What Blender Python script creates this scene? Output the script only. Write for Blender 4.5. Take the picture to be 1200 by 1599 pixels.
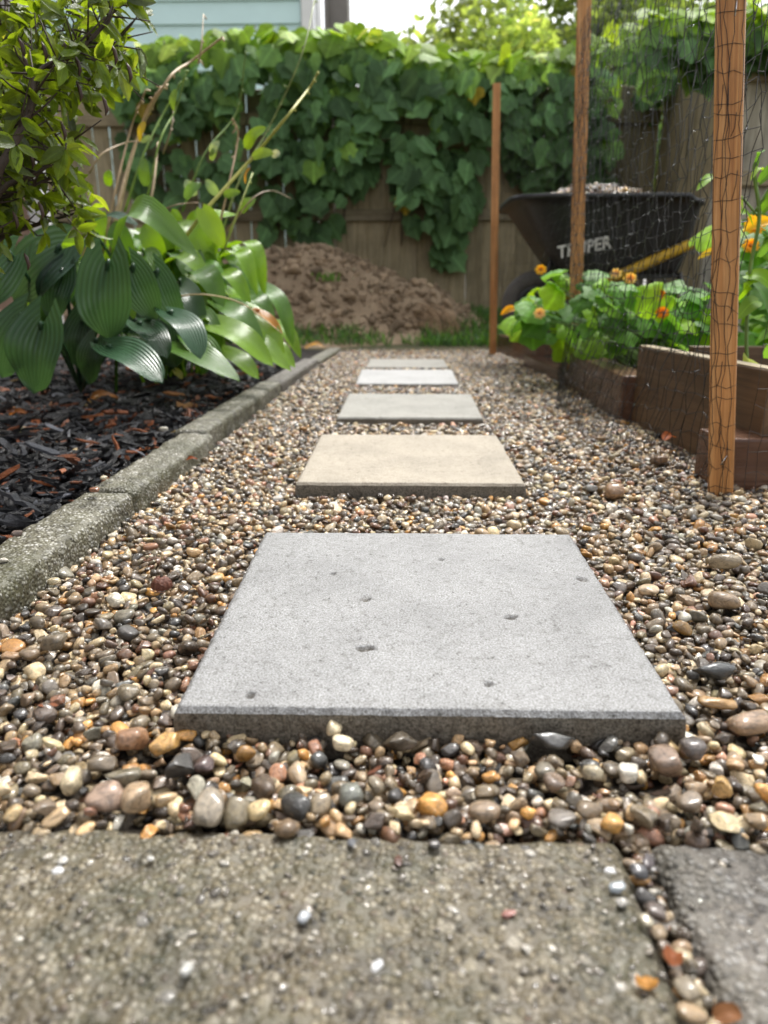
import bpy, bmesh, math, random
import numpy as np
from mathutils import Vector, Matrix, Euler
R = math.radians
rng = np.random.default_rng(7)
random.seed(7)
for o in list(bpy.data.objects): bpy.data.objects.remove(o)
S = bpy.context.scene
COL = S.collection

# ------------------------------------------------------------------ camera, sky, sun, exposure
F, PITCH, YAW, CAMZ = 1120.0, R(16.65), R(1.57), 0.33
cam = bpy.data.cameras.new('camera'); camo = bpy.data.objects.new('camera', cam); COL.objects.link(camo)
camo.location = (0, 0, CAMZ); camo.rotation_euler = (R(90) - PITCH, 0, YAW)
cam.sensor_fit = 'VERTICAL'; cam.sensor_height = 36; cam.lens = F / 1599 * 36
cam.clip_start = 0.02; cam.clip_end = 1000
cam.dof.use_dof = True; cam.dof.focus_distance = 0.83; cam.dof.aperture_fstop = 5.2; cam.dof.aperture_blades = 0
S.camera = camo
SUN_EL, SUN_AZ = R(60), R(20)            # high soft sun beyond the fence, a little to the right
w = bpy.data.worlds.new('World'); S.world = w; w.use_nodes = True
wn = w.node_tree; wn.nodes.clear()
sky = wn.nodes.new('ShaderNodeTexSky'); sky.sky_type = 'NISHITA'; sky.sun_disc = False
sky.sun_elevation = SUN_EL; sky.sun_rotation = SUN_AZ; sky.dust_density = 3.0; sky.air_density = 1.0
bw = wn.nodes.new('ShaderNodeHueSaturation'); bw.inputs['Saturation'].default_value = 0.16; bw.inputs['Value'].default_value = 1.55
bg = wn.nodes.new('ShaderNodeBackground'); bg.inputs['Strength'].default_value = 0.115
wo = wn.nodes.new('ShaderNodeOutputWorld')
wn.links.new(sky.outputs[0], bw.inputs['Color']); wn.links.new(bw.outputs[0], bg.inputs['Color']); wn.links.new(bg.outputs[0], wo.inputs['Surface'])
sun = bpy.data.lights.new('sun', 'SUN'); sun.energy = 2.4; sun.angle = R(16); sun.color = (1, .97, .92)
suno = bpy.data.objects.new('sun', sun); COL.objects.link(suno)
sd = Vector((math.sin(SUN_AZ) * math.cos(SUN_EL), math.cos(SUN_AZ) * math.cos(SUN_EL), math.sin(SUN_EL)))
suno.rotation_euler = sd.to_track_quat('Z', 'Y').to_euler(); suno.location = (0, 0, 10)
S.render.engine = 'CYCLES'
S.view_settings.view_transform = 'Standard'; S.view_settings.look = 'None'
S.view_settings.exposure = 0.92; S.view_settings.gamma = 1; S.view_settings.use_curve_mapping = False
S.cycles.max_bounces = 8; S.cycles.transparent_max_bounces = 8

# ------------------------------------------------------------------ helpers
CR = Matrix.Rotation(YAW, 3, 'Z') @ Matrix.Rotation(R(90) - PITCH, 3, 'X')
CO = Vector((0, 0, CAMZ))
def ray(x, y): return CR @ Vector(((x - 600) / F, (799.5 - y) / F, -1))
def at_z(x, y, z=0.0):
    d = ray(x, y); return CO + d * ((z - CAMZ) / d.z)
def at_Y(x, y, Y):
    d = ray(x, y); return CO + d * (Y / d.y)
def proj(P):
    q = CR.transposed() @ (Vector(P) - CO); return (600 - q.x / q.z * F, 799.5 + q.y / q.z * F, -q.z)

def tag(o, label=None, cat=None, group=None, kind=None):
    if label: o['label'] = label
    if cat: o['category'] = cat
    if group: o['group'] = group
    if kind: o['kind'] = kind
    return o
def setparent(o, p):
    if p is not None:
        o.parent = p; o.matrix_parent_inverse = p.matrix_basis.inverted()
def thing(name, label, cat, loc=(0, 0, 0), group=None):
    o = bpy.data.objects.new(name, None); o.location = loc; o.empty_display_size = .05; COL.objects.link(o)
    return tag(o, label, cat, group)
def mkobj(name, mesh, mat=None, parent=None, loc=None, rot=None, scale=None, tint=None):
    o = bpy.data.objects.new(name, mesh); COL.objects.link(o)
    if mat is not None and not mesh.materials: mesh.materials.append(mat)
    if loc is not None: o.location = loc
    if rot is not None: o.rotation_euler = rot
    if scale is not None: o.scale = scale
    if tint is not None: o['tint'] = [float(c) for c in tint]
    setparent(o, parent)
    return o
def mesh_from(name, v, f, smooth=True, uv=None):
    m = bpy.data.meshes.new(name); m.from_pydata([tuple(p) for p in v], [], [tuple(q) for q in f]); m.update()
    if smooth: m.polygons.foreach_set('use_smooth', [True] * len(m.polygons))
    if uv is not None:
        l = m.uv_layers.new(name='UVMap')
        idx = np.zeros(len(m.loops), int); m.loops.foreach_get('vertex_index', idx)
        l.data.foreach_set('uv', np.asarray(uv, float)[idx].ravel())
    return m
def bm_mesh(name, bm, smooth=False):
    m = bpy.data.meshes.new(name); bm.to_mesh(m); bm.free()
    if smooth: m.polygons.foreach_set('use_smooth', [True] * len(m.polygons))
    return m

class Geo:                       # collects verts and faces for one mesh
    def __init__(s): s.v = []; s.f = []
    def add(s, v, f):
        n = len(s.v); s.v += [tuple(p) for p in v]; s.f += [tuple(i + n for i in q) for q in f]
    def tube(s, pts, r, n=6, cap=True):
        pts = [Vector(p) for p in pts]; k = len(pts)
        rs = r if isinstance(r, (list, tuple)) else [r] * k
        V = []; a = None
        for i, p in enumerate(pts):
            t = (pts[min(i + 1, k - 1)] - pts[max(i - 1, 0)]).normalized()
            if a is None:
                a = t.cross(Vector((0, 0, 1)));
                if a.length < .05: a = t.cross(Vector((0, 1, 0)))
            else: a = a - t * a.dot(t)
            a.normalize(); b = t.cross(a)
            for j in range(n):
                an = 2 * math.pi * j / n; V.append(p + (a * math.cos(an) + b * math.sin(an)) * rs[i])
        Fc = [(i * n + j, i * n + (j + 1) % n, (i + 1) * n + (j + 1) % n, (i + 1) * n + j) for i in range(k - 1) for j in range(n)]
        if cap: Fc += [tuple(range(n))[::-1], tuple(range((k - 1) * n, k * n))]
        s.add(V, Fc)
    def box(s, c, d, rz=0):
        c = Vector(c); M = Matrix.Rotation(rz, 3, 'Z'); V = []
        for x in (-1, 1):
            for y in (-1, 1):
                for z in (-1, 1): V.append(c + M @ Vector((x * d[0] / 2, y * d[1] / 2, z * d[2] / 2)))
        s.add(V, [(0, 1, 3, 2), (4, 6, 7, 5), (0, 4, 5, 1), (2, 3, 7, 6), (0, 2, 6, 4), (1, 5, 7, 3)])
    def mesh(s, name, smooth=True): return mesh_from(name, s.v, s.f, smooth)
def curve(pts, n=12):            # catmull-rom through points
    P = [Vector(p) for p in pts]; P = [P[0] * 2 - P[1]] + P + [P[-1] * 2 - P[-2]]; out = []
    for i in range(1, len(P) - 2):
        for k in range(n):
            t = k / n; a, b, c, d = P[i - 1:i + 3]
            out.append(.5 * ((2 * b) + (c - a) * t + (2 * a - 5 * b + 4 * c - d) * t * t + (3 * b - a - 3 * c + d) * t ** 3))
    return out + [P[-2]]
def board_mesh(name, dx, dy, dz, bev=.003, seg=2):
    bm = bmesh.new(); bmesh.ops.create_cube(bm, size=1)
    bmesh.ops.scale(bm, vec=(dx, dy, dz), verts=bm.verts)
    bmesh.ops.bevel(bm, geom=bm.edges[:], offset=bev, segments=seg, affect='EDGES', profile=.6)
    return bm_mesh(name, bm)
_lat = {}
def vnoise(x, y, seed=0):        # tiling value noise, vectorised, about -1..1
    if seed not in _lat: _lat[seed] = np.random.default_rng(100 + seed).uniform(-1, 1, (256, 256))
    L = _lat[seed]; xi = np.floor(x).astype(int); yi = np.floor(y).astype(int); fx = x - xi; fy = y - yi
    fx = fx * fx * (3 - 2 * fx); fy = fy * fy * (3 - 2 * fy); xi &= 255; yi &= 255; x1 = (xi + 1) & 255; y1 = (yi + 1) & 255
    return (L[xi, yi] * (1 - fx) + L[x1, yi] * fx) * (1 - fy) + (L[xi, y1] * (1 - fx) + L[x1, y1] * fx) * fy
def fbm(x, y, seed=0, o=4):
    s = 0; a = 1; t = 0
    for i in range(o): s = s + a * vnoise(x * 2 ** i, y * 2 ** i, seed + i); t += a; a *= .5
    return s / t
def rough_box(name, d, cell, r, amp, seed=0, smooth=True, fine=1.0):
    """rounded block with an uneven skin; d = size, cell = vertex spacing, r = edge radius"""
    h = np.array(d) / 2; V = {}; vs = []; fs = []
    n = [max(2, int(round(d[i] / cell))) for i in range(3)]
    def vid(i, j, k):
        key = (i, j, k)
        if key not in V:
            p = np.array([-h[a] + d[a] * q / n[a] for a, q in zip(range(3), key)])
            c = np.clip(p, -(h - r), h - r); e = p - c; l = np.linalg.norm(e)
            if l > 1e-9: p = c + e / l * r
            V[key] = len(vs); vs.append(p)
        return V[key]
    for ax in range(3):
        b, c = (ax + 1) % 3, (ax + 2) % 3
        for side in (0, n[ax]):
            for i in range(n[b]):
                for j in range(n[c]):
                    q = []
                    for di, dj in ((0, 0), (1, 0), (1, 1), (0, 1)):
                        key = [0, 0, 0]; key[ax] = side; key[b] = i + di; key[c] = j + dj; q.append(vid(*key))
                    fs.append(tuple(q if side else q[::-1]))
    P = np.array(vs); N = P / np.maximum(h, 1e-6); N = np.sign(N) * np.abs(N) ** 6; N /= np.linalg.norm(N, axis=1)[:, None]
    s = fine / max(d) * 14
    off = amp * (fbm(P[:, 0] * s * 3 + P[:, 2] * s * 2.1 + 9, P[:, 1] * s * 3 - P[:, 2] * s * 1.7 + 5, seed, 4))
    P = P + N * off[:, None]
    return mesh_from(name, P, fs, smooth)

# ------------------------------------------------------------------ materials
class NT:
    def __init__(s, name):
        s.m = bpy.data.materials.new(name); s.m.use_nodes = True; s.t = s.m.node_tree; s.t.nodes.clear()
        s.out = s.t.nodes.new('ShaderNodeOutputMaterial')
    def n(s, typ, **kw):
        nd = s.t.nodes.new('ShaderNode' + typ)
        for k, v in kw.items():
            if k in nd.inputs: s.set(nd.inputs[k], v)
            else: setattr(nd, k, v)
        return nd
    def set(s, sock, v):
        if hasattr(v, 'is_output') or isinstance(v, bpy.types.NodeSocket): s.t.links.new(v, sock)
        else: sock.default_value = v
    def coord(s, kind='Object', scale=(1, 1, 1), rand=False):
        c = s.n('TexCoord').outputs[kind]
        mp = s.n('Mapping'); s.t.links.new(c, mp.inputs['Vector']); mp.inputs['Scale'].default_value = scale
        if rand:
            oi = s.n('ObjectInfo'); m = s.n('Math', operation='MULTIPLY'); s.t.links.new(oi.outputs['Random'], m.inputs[0]); m.inputs[1].default_value = 57.0
            s.t.links.new(m.outputs[0], mp.inputs['Location'])
        return mp.outputs[0]
    def noise(s, vec, scale, detail=4, rough=.6, dist=0):
        nd = s.n('TexNoise'); s.t.links.new(vec, nd.inputs['Vector'])
        nd.inputs['Scale'].default_value = scale; nd.inputs['Detail'].default_value = detail; nd.inputs['Roughness'].default_value = rough; nd.inputs['Distortion'].default_value = dist
        return nd.outputs[0]
    def voro(s, vec, scale, feature='F1', out='Distance'):
        nd = s.n('TexVoronoi', feature=feature); s.t.links.new(vec, nd.inputs['Vector']); nd.inputs['Scale'].default_value = scale
        return nd.outputs[out]
    def ramp(s, fac, stops):
        nd = s.n('ValToRGB'); s.t.links.new(fac, nd.inputs[0]); e = nd.color_ramp.elements
        while len(e) < len(stops): e.new(.5)
        for el, (p, c) in zip(e, stops):
            el.position = p; el.color = (*c, 1) if not isinstance(c, (int, float)) else (c, c, c, 1)
        return nd.outputs[0]
    def mix(s, a, b, fac, mode='MIX'):
        nd = s.n('Mix', data_type='RGBA', blend_type=mode)
        for sock, v in ((nd.inputs[0], fac), (nd.inputs[6], a), (nd.inputs[7], b)):
            if isinstance(v, bpy.types.NodeSocket): s.t.links.new(v, sock)
            elif isinstance(v, (tuple, list)): sock.default_value = (*v, 1)
            else: sock.default_value = v if sock.type == 'VALUE' else (v, v, v, 1)
        return nd.outputs[2]
    def bump(s, h, strength=.3, dist=.01, normal=None):
        nd = s.n('Bump'); s.t.links.new(h, nd.inputs['Height']); nd.inputs['Strength'].default_value = strength; nd.inputs['Distance'].default_value = dist
        if normal is not None: s.t.links.new(normal, nd.inputs['Normal'])
        return nd.outputs[0]
    def tint(s):
        return s.n('Attribute', attribute_type='INSTANCER', attribute_name='tint').outputs['Color']
    def bsdf(s, color, rough=.5, normal=None, spec=.5, coat=0, **kw):
        nd = s.n('BsdfPrincipled')
        for k, v in (('Base Color', color), ('Roughness', rough), ('Specular IOR Level', spec), ('Coat Weight', coat)):
            if isinstance(v, bpy.types.NodeSocket): s.t.links.new(v, nd.inputs[k])
            elif isinstance(v, (tuple, list)): nd.inputs[k].default_value = (*v, 1)
            else: nd.inputs[k].default_value = v
        for k, v in kw.items():
            nd.inputs[k.replace('_', ' ')].default_value = v
        if normal is not None: s.t.links.new(normal, nd.inputs['Normal'])
        return nd.outputs[0]
    def end(s, sh): s.t.links.new(sh, s.out.inputs['Surface']); return s.m

def mat_pebble():
    t = NT('wet_pebble'); c = t.coord('Object', rand=True); col = t.tint()
    n1 = t.noise(c, 1.6, 6, .72, .9); n2 = t.noise(c, 9, 4, .75)
    a = t.mix(col, t.mix(col, 0.35, 1.0, 'MULTIPLY'), t.ramp(n1, [(.42, 0.0), (.62, .85)]))
    a = t.mix(a, t.mix(a, 1.7, 1.0, 'MULTIPLY'), t.ramp(n2, [(.54, 0.0), (.70, .6)]))
    b = t.bump(n2, .25, .05, t.bump(n1, .3, .12))
    oi = t.n('ObjectInfo').outputs['Random']
    return t.end(t.bsdf(a, t.ramp(oi, [(.0, .07), (.6, .2), (1, .42)]), b, .55, .5))
def mat_concrete(name, base, dark, light, scale=1.0, spec_amt=.5, rough=.8, bumpd=.0012, moss=None, coat=0.0):
    t = NT(name); c = t.coord('Object')
    big = t.noise(c, 7 * scale, 5, .6); mid = t.noise(c, 60 * scale, 4, .7); fine = t.noise(c, 420 * scale, 3, .75); sp = t.voro(c, 300 * scale, 'F1', 'Color')
    a = t.mix(dark, light, t.ramp(fine, [(.38, 0.0), (.62, 1.0)]))
    a = t.mix(a, base, 1 - spec_amt)
    a = t.mix(a, dark, t.ramp(mid, [(.3, .55), (.47, 0.0)]))
    a = t.mix(a, t.mix(a, .72, 1.0, 'MULTIPLY'), t.ramp(big, [(.4, 0.0), (.68, .8)]))
    ps = t.voro(c, 130 * scale, 'F1', 'Distance'); a = t.mix(a, t.mix(dark, .55, 1.0, 'MULTIPLY'), t.ramp(t.mix(ps, mid, .5), [(.26, .9), (.33, 0.0)]))
    if moss: a = t.mix(a, moss, t.ramp(t.noise(c, 14 * scale, 5, .7), [(.4, 0.0), (.62, .75)]))
    a = t.mix(a, (.075, .06, .042), t.n('Attribute', attribute_type='GEOMETRY', attribute_name='pit_tone').outputs['Fac'])  # darker brown inside the pits
    b = t.bump(fine, .6, bumpd, t.bump(mid, .5, bumpd * 2))
    return t.end(t.bsdf(a, rough, b, .35, coat))
def mat_aggregate(name, cols, moss, rough=.6):
    """old washed concrete with many small stones showing in it"""
    t = NT(name); c = t.coord('Object')
    vd = t.voro(c, 210); vc = t.voro(c, 210, 'F1', 'Color'); v2 = t.voro(c, 90); v2c = t.voro(c, 90, 'F1', 'Color')
    sep = t.n('SeparateColor'); t.t.links.new(vc, sep.inputs[0]); sep2 = t.n('SeparateColor'); t.t.links.new(v2c, sep2.inputs[0])
    base = t.ramp(t.noise(c, 30, 5, .7), [(.3, cols[0]), (.7, cols[1])])
    st = t.ramp(sep.outputs[0], [(0, cols[2]), (.35, cols[1]), (.6, cols[3]), (.85, cols[4]), (1, cols[5])])
    a = t.mix(base, st, t.ramp(vd, [(.35, 1.0), (.6, 0.0)]))
    a = t.mix(a, t.ramp(sep2.outputs[1], [(0, cols[3]), (.25, cols[4]), (.4, cols[1]), (.75, cols[0]), (1, cols[2])]), t.ramp(v2, [(.2, .7), (.42, 0.0)]))
    a = t.mix(a, t.mix(a, .5, 1.0, 'MULTIPLY'), t.ramp(t.noise(c, 13, 6, .78), [(.45, 0.0), (.6, 1.0)]))
    a = t.mix(a, moss, t.ramp(t.noise(c, 11, 5, .75), [(.44, 0.0), (.7, .6)]))
    b = t.bump(t.ramp(vd, [(.0, 1.0), (.65, 0.0)]), .7, .003, t.bump(t.noise(c, 60, 5, .7), .6, .004))
    return t.end(t.bsdf(a, rough, b, .4))
def mat_wood(name, c1, c2, c3, axis='Z', scale=1.0, rough=.6, rings=1.0, spec=.4, vary=True):
    t = NT(name); k = 14 * scale; sc = {'Z': (k, k, .9), 'X': (.9, k, k), 'Y': (k, .9, k)}[axis]
    c = t.coord('Object', sc, True); n1 = t.noise(c, 1.6, 5, .6, 1.2 * rings); n2 = t.noise(c, 7, 4, .7, .4); n3 = t.noise(t.coord('Object', (1, 1, 1), True), 5, 4, .6)
    a = t.ramp(n1, [(.28, c1), (.5, c2), (.72, c3)])
    a = t.mix(a, t.mix(a, .45, 1.0, 'MULTIPLY'), t.ramp(n2, [(.5, 0.0), (.72, .8)]))
    a = t.mix(a, t.mix(a, .5, 1.0, 'MULTIPLY'), t.ramp(n3, [(.45, 0.0), (.75, .7)]))
    if vary: a = t.mix(t.mix(a, (.62, .64, .66), 1.0, 'MULTIPLY'), a, t.n('ObjectInfo').outputs['Random'])
    return t.end(t.bsdf(a, rough, t.bump(n2, .5, .002, t.bump(n1, .3, .003)), spec))
def mat_leaf(name, rough=.4, trans=.35, veins=0, spot=0.0, spec=.5):
    t = NT(name); col = t.tint(); c = t.coord('Object', rand=True); n = t.noise(c, 3, 4, .6)
    a = t.mix(col, t.mix(col, .6, 1.0, 'MULTIPLY'), t.ramp(n, [(.35, 0.0), (.7, .7)]))
    nrm = None
    uv = t.n('TexCoord').outputs['UV']; sx = t.n('SeparateXYZ'); t.t.links.new(uv, sx.inputs[0])
    if veins:
        m = t.n('Math', operation='MULTIPLY'); t.t.links.new(sx.outputs[0], m.inputs[0]); m.inputs[1].default_value = veins
        sn = t.n('Math', operation='SINE'); t.t.links.new(m.outputs[0], sn.inputs[0])
        h = t.n('Math', operation='MULTIPLY_ADD'); t.t.links.new(sn.outputs[0], h.inputs[0]); h.inputs[1].default_value = .5; h.inputs[2].default_value = .5
        a = t.mix(a, t.mix(a, .62, 1.0, 'MULTIPLY'), t.ramp(h.outputs[0], [(.5, 0.0), (1, .62)]))
        nrm = t.bump(h.outputs[0], .5, .003)
        nrm = t.bump(n, .25, .01, nrm)
    else:
        ab = t.n('Math', operation='ABSOLUTE'); t.t.links.new(sx.outputs[0], ab.inputs[0])
        a = t.mix(t.mix(a, 1.5, 1.0, 'MULTIPLY'), a, t.ramp(ab.outputs[0], [(.0, .0), (.09, 1.0)]))
        nrm = t.bump(n, .3, .02)
    if spot: a = t.mix(a, (.05, .035, .01), t.ramp(t.noise(c, 9, 2, .5), [(.66, 0.0), (.72, spot)]))
    p = t.bsdf(a, rough, nrm, spec)
    tr = t.n('BsdfTranslucent'); t.t.links.new(t.mix(a, (1.9, 1.7, .7), 1.0, 'MULTIPLY'), tr.inputs[0])
    mx = t.n('MixShader'); mx.inputs[0].default_value = trans; t.t.links.new(p, mx.inputs[1]); t.t.links.new(tr.outputs[0], mx.inputs[2])
    return t.end(mx.outputs[0])
def mat_plain(name, col, rough=.5, var=.3, scale=20, bump=.2, bd=.003, spec=.5, metal=0.0, tinted=False):
    t = NT(name); c = t.coord('Object', rand=True); n = t.noise(c, scale, 5, .65)
    base = t.tint() if tinted else None
    a = t.mix(base if tinted else col, t.mix(base if tinted else col, 1 - var, 1.0, 'MULTIPLY'), t.ramp(n, [(.35, 0.0), (.65, 1.0)]))
    return t.end(t.bsdf(a, rough, t.bump(n, bump, bd), spec, 0, Metallic=metal))
def mat_soil(name, c1, c2, c3, scale=1):
    t = NT(name); c = t.coord('Object'); n1 = t.noise(c, 3 * scale, 6, .7); n2 = t.noise(c, 30 * scale, 5, .75)
    a = t.ramp(n1, [(.3, c1), (.5, c2), (.7, c3)]); a = t.mix(a, t.mix(a, .6, 1.0, 'MULTIPLY'), t.ramp(n2, [(.45, 0.0), (.7, .6)]))
    return t.end(t.bsdf(a, .9, t.bump(n2, .5, .008, t.bump(n1, .3, .02)), .2))

M_PEB = mat_pebble()
M_PAVER = mat_concrete('pale_grey_concrete', (.25, .25, .245), (.085, .08, .07), (.39, .395, .40), 1.35, .75, .5)
M_PAVER_TAN = mat_concrete('tan_concrete', (.36, .315, .245), (.17, .14, .10), (.50, .455, .38), 1.3, .65, .75)
M_PAVER_MID = mat_concrete('grey_concrete', (.29, .28, .245), (.14, .135, .115), (.41, .40, .37), 1.3, .65, .75)
M_PAVER_PALE = mat_concrete('whitish_concrete', (.38, .38, .375), (.24, .235, .22), (.50, .50, .505), 1.0, .5, .5)
M_PSIDE = mat_concrete('damp_shaded_concrete_side', (.125, .108, .082), (.055, .046, .034), (.23, .205, .165), 1.0, .8, .6)  # vertical paver sides: damp and their shade both mixed into the colour
AGG = [(.056, .046, .030), (.150, .124, .078), (.025, .021, .017), (.215, .183, .125), (.35, .32, .255), (.10, .07, .048)]
M_SLAB = mat_aggregate('old_mossy_aggregate', AGG, (.06, .064, .034), .5)
M_SLAB2 = mat_aggregate('old_grey_aggregate', [(.085, .075, .062), (.14, .125, .105), (.055, .05, .045), (.20, .18, .15), (.28, .27, .25), (.10, .09, .08)], (.10, .095, .07))
M_CURB = mat_aggregate('mossy_kerb_concrete', [(.065, .058, .036), (.155, .145, .10), (.035, .03, .022), (.28, .27, .215), (.50, .49, .45), (.09, .08, .055)], (.07, .07, .03), .5)
M_STAKE = mat_wood('wet_cedar_stake', (.33, .13, .038), (.56, .26, .085), (.70, .39, .16), 'Z', 3.0, .45, 1.5, .4, False)
M_TIMB = mat_wood('brown_landscape_timber', (.075, .035, .021), (.13, .064, .038), (.18, .10, .062), 'X', 1.6, .24)
M_BOARD = mat_wood('treated_brown_board', (.11, .058, .026), (.175, .098, .046), (.24, .145, .075), 'X', 1.6, .5)
M_BEDGE = mat_wood('cut_edge_wood', (.34, .25, .13), (.44, .34, .19), (.50, .40, .25), 'X', 1.6, .6)
M_PICK = mat_wood('weathered_fence_wood', (.24, .19, .105), (.34, .28, .165), (.42, .35, .225), 'Z', 1.0, .75)
M_PICK2 = mat_wood('pale_weathered_fence_wood', (.33, .295, .225), (.44, .40, .31), (.53, .48, .385), 'Z', 1.0, .75)
M_RAIL = mat_wood('weathered_rail_wood', (.21, .165, .095), (.30, .245, .15), (.37, .31, .20), 'X', 1.0, .75)
M_IVY = mat_leaf('vine_leaf', .55, .34, 0, 0, .16)
M_HOSTA = mat_leaf('hosta_leaf', .24, .28, 34, 0, .5)
M_AZ = mat_leaf('azalea_leaf', .36, .5, 0, .6, .45)
M_SQ = mat_leaf('squash_leaf', .5, .42, 0, 0, .2)
M_TREE = mat_leaf('tree_leaf', .5, .5, 0, 0, .3)
M_STEM = mat_plain('plant_stem', (.2, .3, .06), .5, .4, 30, .2, .002, tinted=True)
M_BARK = mat_plain('dark_twig_bark', (.055, .035, .022), .7, .5, 60, .5, .002)
M_TRUNK = mat_plain('tree_bark', (.10, .08, .06), .85, .5, 8, .8, .03)
M_MULCH = mat_plain('wet_mulch_chip', (.03, .03, .03), .32, .45, 5, .5, .12, .42, tinted=True)
M_MULCHBED = mat_soil('mulch_soil', (.008, .007, .006), (.014, .012, .011), (.022, .018, .015), 4)
M_GBASE = mat_soil('grit_under_gravel', (.03, .025, .02), (.05, .042, .032), (.075, .06, .045), 6)
M_SOIL = mat_soil('garden_soil', (.03, .02, .013), (.05, .035, .022), (.075, .055, .036), 2)
M_DIRT = mat_soil('dug_dirt', (.215, .155, .10), (.295, .22, .145), (.375, .29, .195), 1.6)
M_CLOD = mat_plain('dirt_clod', (.14, .09, .055), .9, .3, 3, .4, .1, .2, tinted=True)
M_YARD = mat_soil('yard_ground', (.05, .06, .025), (.08, .075, .04), (.12, .10, .06), .8)
M_BLADE = mat_leaf('grass_blade', .5, .4, 0)
M_BLACK = mat_plain('black_poly_tray', (.018, .019, .021), .42, .3, 25, .25, .004, .5)
M_STEEL = mat_plain('black_painted_steel', (.015, .015, .016), .4, .2, 20, .1, .002)
M_RUBBER = mat_plain('grey_rubber_tyre', (.10, .092, .085), .8, .3, 30, .3, .004)
M_YELLOW = mat_wood('yellow_painted_wood', (.62, .36, .02), (.70, .42, .025), (.74, .47, .04), 'X', 1.0, .45)
M_WHITE = mat_plain('white_lettering', (.75, .75, .74), .5, .05, 10, .05, .001)
M_SIDING = mat_plain('pale_teal_siding', (.60, .80, .79), .55, .06, 3, .05, .002)
M_TRIM = mat_plain('white_trim', (.80, .80, .79), .5, .06, 4, .05, .002)
M_GREY = mat_plain('taupe_grey_cladding', (.21, .19, .175), .6, .2, 5, .1, .004)
M_TANWALL = mat_plain('tan_brown_siding', (.24, .15, .105), .7, .25, 8, .3, .004)
M_NET = mat_plain('black_plastic_net', (.012, .012, .012), .3, .1, 30, .0, .001)
M_STAPLE = mat_plain('staple_steel', (.7, .7, .7), .25, .1, 10, 0, .001, .5, 1.0)
def mat_water():
    t = NT('water_drop'); return t.end(t.bsdf((1, 1, 1), .02, None, .5, 0, Transmission_Weight=1.0, IOR=1.33))
M_DROP = mat_water()

# ------------------------------------------------------------------ scattering: nearest pieces as parts, the rest as one stuff part
def proto_collection(name, meshes):
    c = bpy.data.collections.new(name)
    for i, m in enumerate(meshes):
        o = bpy.data.objects.new('%s_%02d' % (name, i), m); c.objects.link(o)
    return c
def scatter_obj(name, coll, pos, rot, scl, idx, tint, parent):
    m = bpy.data.meshes.new(name); n = len(pos); m.vertices.add(n)
    loc = Vector(parent.location) if parent is not None else Vector((0, 0, 0))
    m.vertices.foreach_set('co', np.asarray(pos, np.float32).ravel())
    for nm, typ, arr, key in (('rot', 'FLOAT_VECTOR', rot, 'vector'), ('scl', 'FLOAT_VECTOR', scl, 'vector'), ('tint', 'FLOAT_VECTOR', tint, 'vector')):
        a = m.attributes.new(nm, typ, 'POINT'); a.data.foreach_set(key, np.asarray(arr, np.float32).ravel())
    a = m.attributes.new('idx', 'INT', 'POINT'); a.data.foreach_set('value', np.asarray(idx, np.int32))
    o = bpy.data.objects.new(name, m); COL.objects.link(o); setparent(o, parent)
    g = bpy.data.node_groups.new(name + '_scatter', 'GeometryNodeTree')
    g.interface.new_socket('Geometry', in_out='INPUT', socket_type='NodeSocketGeometry'); g.interface.new_socket('Geometry', in_out='OUTPUT', socket_type='NodeSocketGeometry')
    N = g.nodes.new; gi = N('NodeGroupInput'); go = N('NodeGroupOutput'); iop = N('GeometryNodeInstanceOnPoints'); ci = N('GeometryNodeCollectionInfo')
    ci.inputs['Collection'].default_value = coll; ci.inputs['Separate Children'].default_value = True; ci.inputs['Reset Children'].default_value = True
    def na(nm, typ):
        d = N('GeometryNodeInputNamedAttribute'); d.data_type = typ; d.inputs['Name'].default_value = nm
        return [s for s in d.outputs if s.enabled and s.name == 'Attribute'][0]
    e2r = N('FunctionNodeEulerToRotation'); L = g.links.new
    L(gi.outputs[0], iop.inputs['Points']); L(ci.outputs[0], iop.inputs['Instance']); iop.inputs['Pick Instance'].default_value = True
    L(na('idx', 'INT'), iop.inputs['Instance Index']); L(na('rot', 'FLOAT_VECTOR'), e2r.inputs[0]); L(e2r.outputs[0], iop.inputs['Rotation']); L(na('scl', 'FLOAT_VECTOR'), iop.inputs['Scale'])
    L(iop.outputs[0], go.inputs[0])
    md = o.modifiers.new('scatter', 'NODES'); md.node_group = g
    o['kind'] = 'stuff'
    return o
def populate(parent, part, meshes, pos, rot, scl, idx, tint, nparts=300, score=None, hi=None, stuff_name=None):
    pos, rot, scl, idx, tint = map(np.asarray, (pos, rot, scl, idx, tint))
    order = np.argsort(-(score if score is not None else np.arange(len(pos))[::-1])); top = order[:nparts]; rest = order[nparts:]
    for i in top: mkobj(part, (hi or meshes)[int(idx[i])], None, parent, pos[i], rot[i], scl[i], tint[i])
    if len(rest):
        return scatter_obj(stuff_name or part, proto_collection('proto_' + (stuff_name or part), meshes), pos[rest], rot[rest], scl[rest], idx[rest], tint[rest], parent)
def vis_score(pos, size):
    """screen size of pieces that fall inside the frame"""
    P = np.asarray(pos, float) - np.array(CO); q = P @ np.array(CR)
    z = -q[:, 2]; x = 600 + q[:, 0] / z * F; y = 799.5 - q[:, 1] / z * F
    ok = (z > .05) & (x > -10) & (x < 1210) & (y > -10) & (y < 1609)
    return np.where(ok, np.asarray(size) / np.maximum(z, .05), 0)
def frame_euler(tip, normal):      # +Y towards tip, +Z towards normal
    y = Vector(tip).normalized(); n = Vector(normal); x = y.cross(n)
    if x.length < 1e-4: x = y.cross(Vector((1, 0, .3)))
    x.normalize(); z = x.cross(y)
    return Matrix((x, y, z)).transposed().to_euler()

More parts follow.
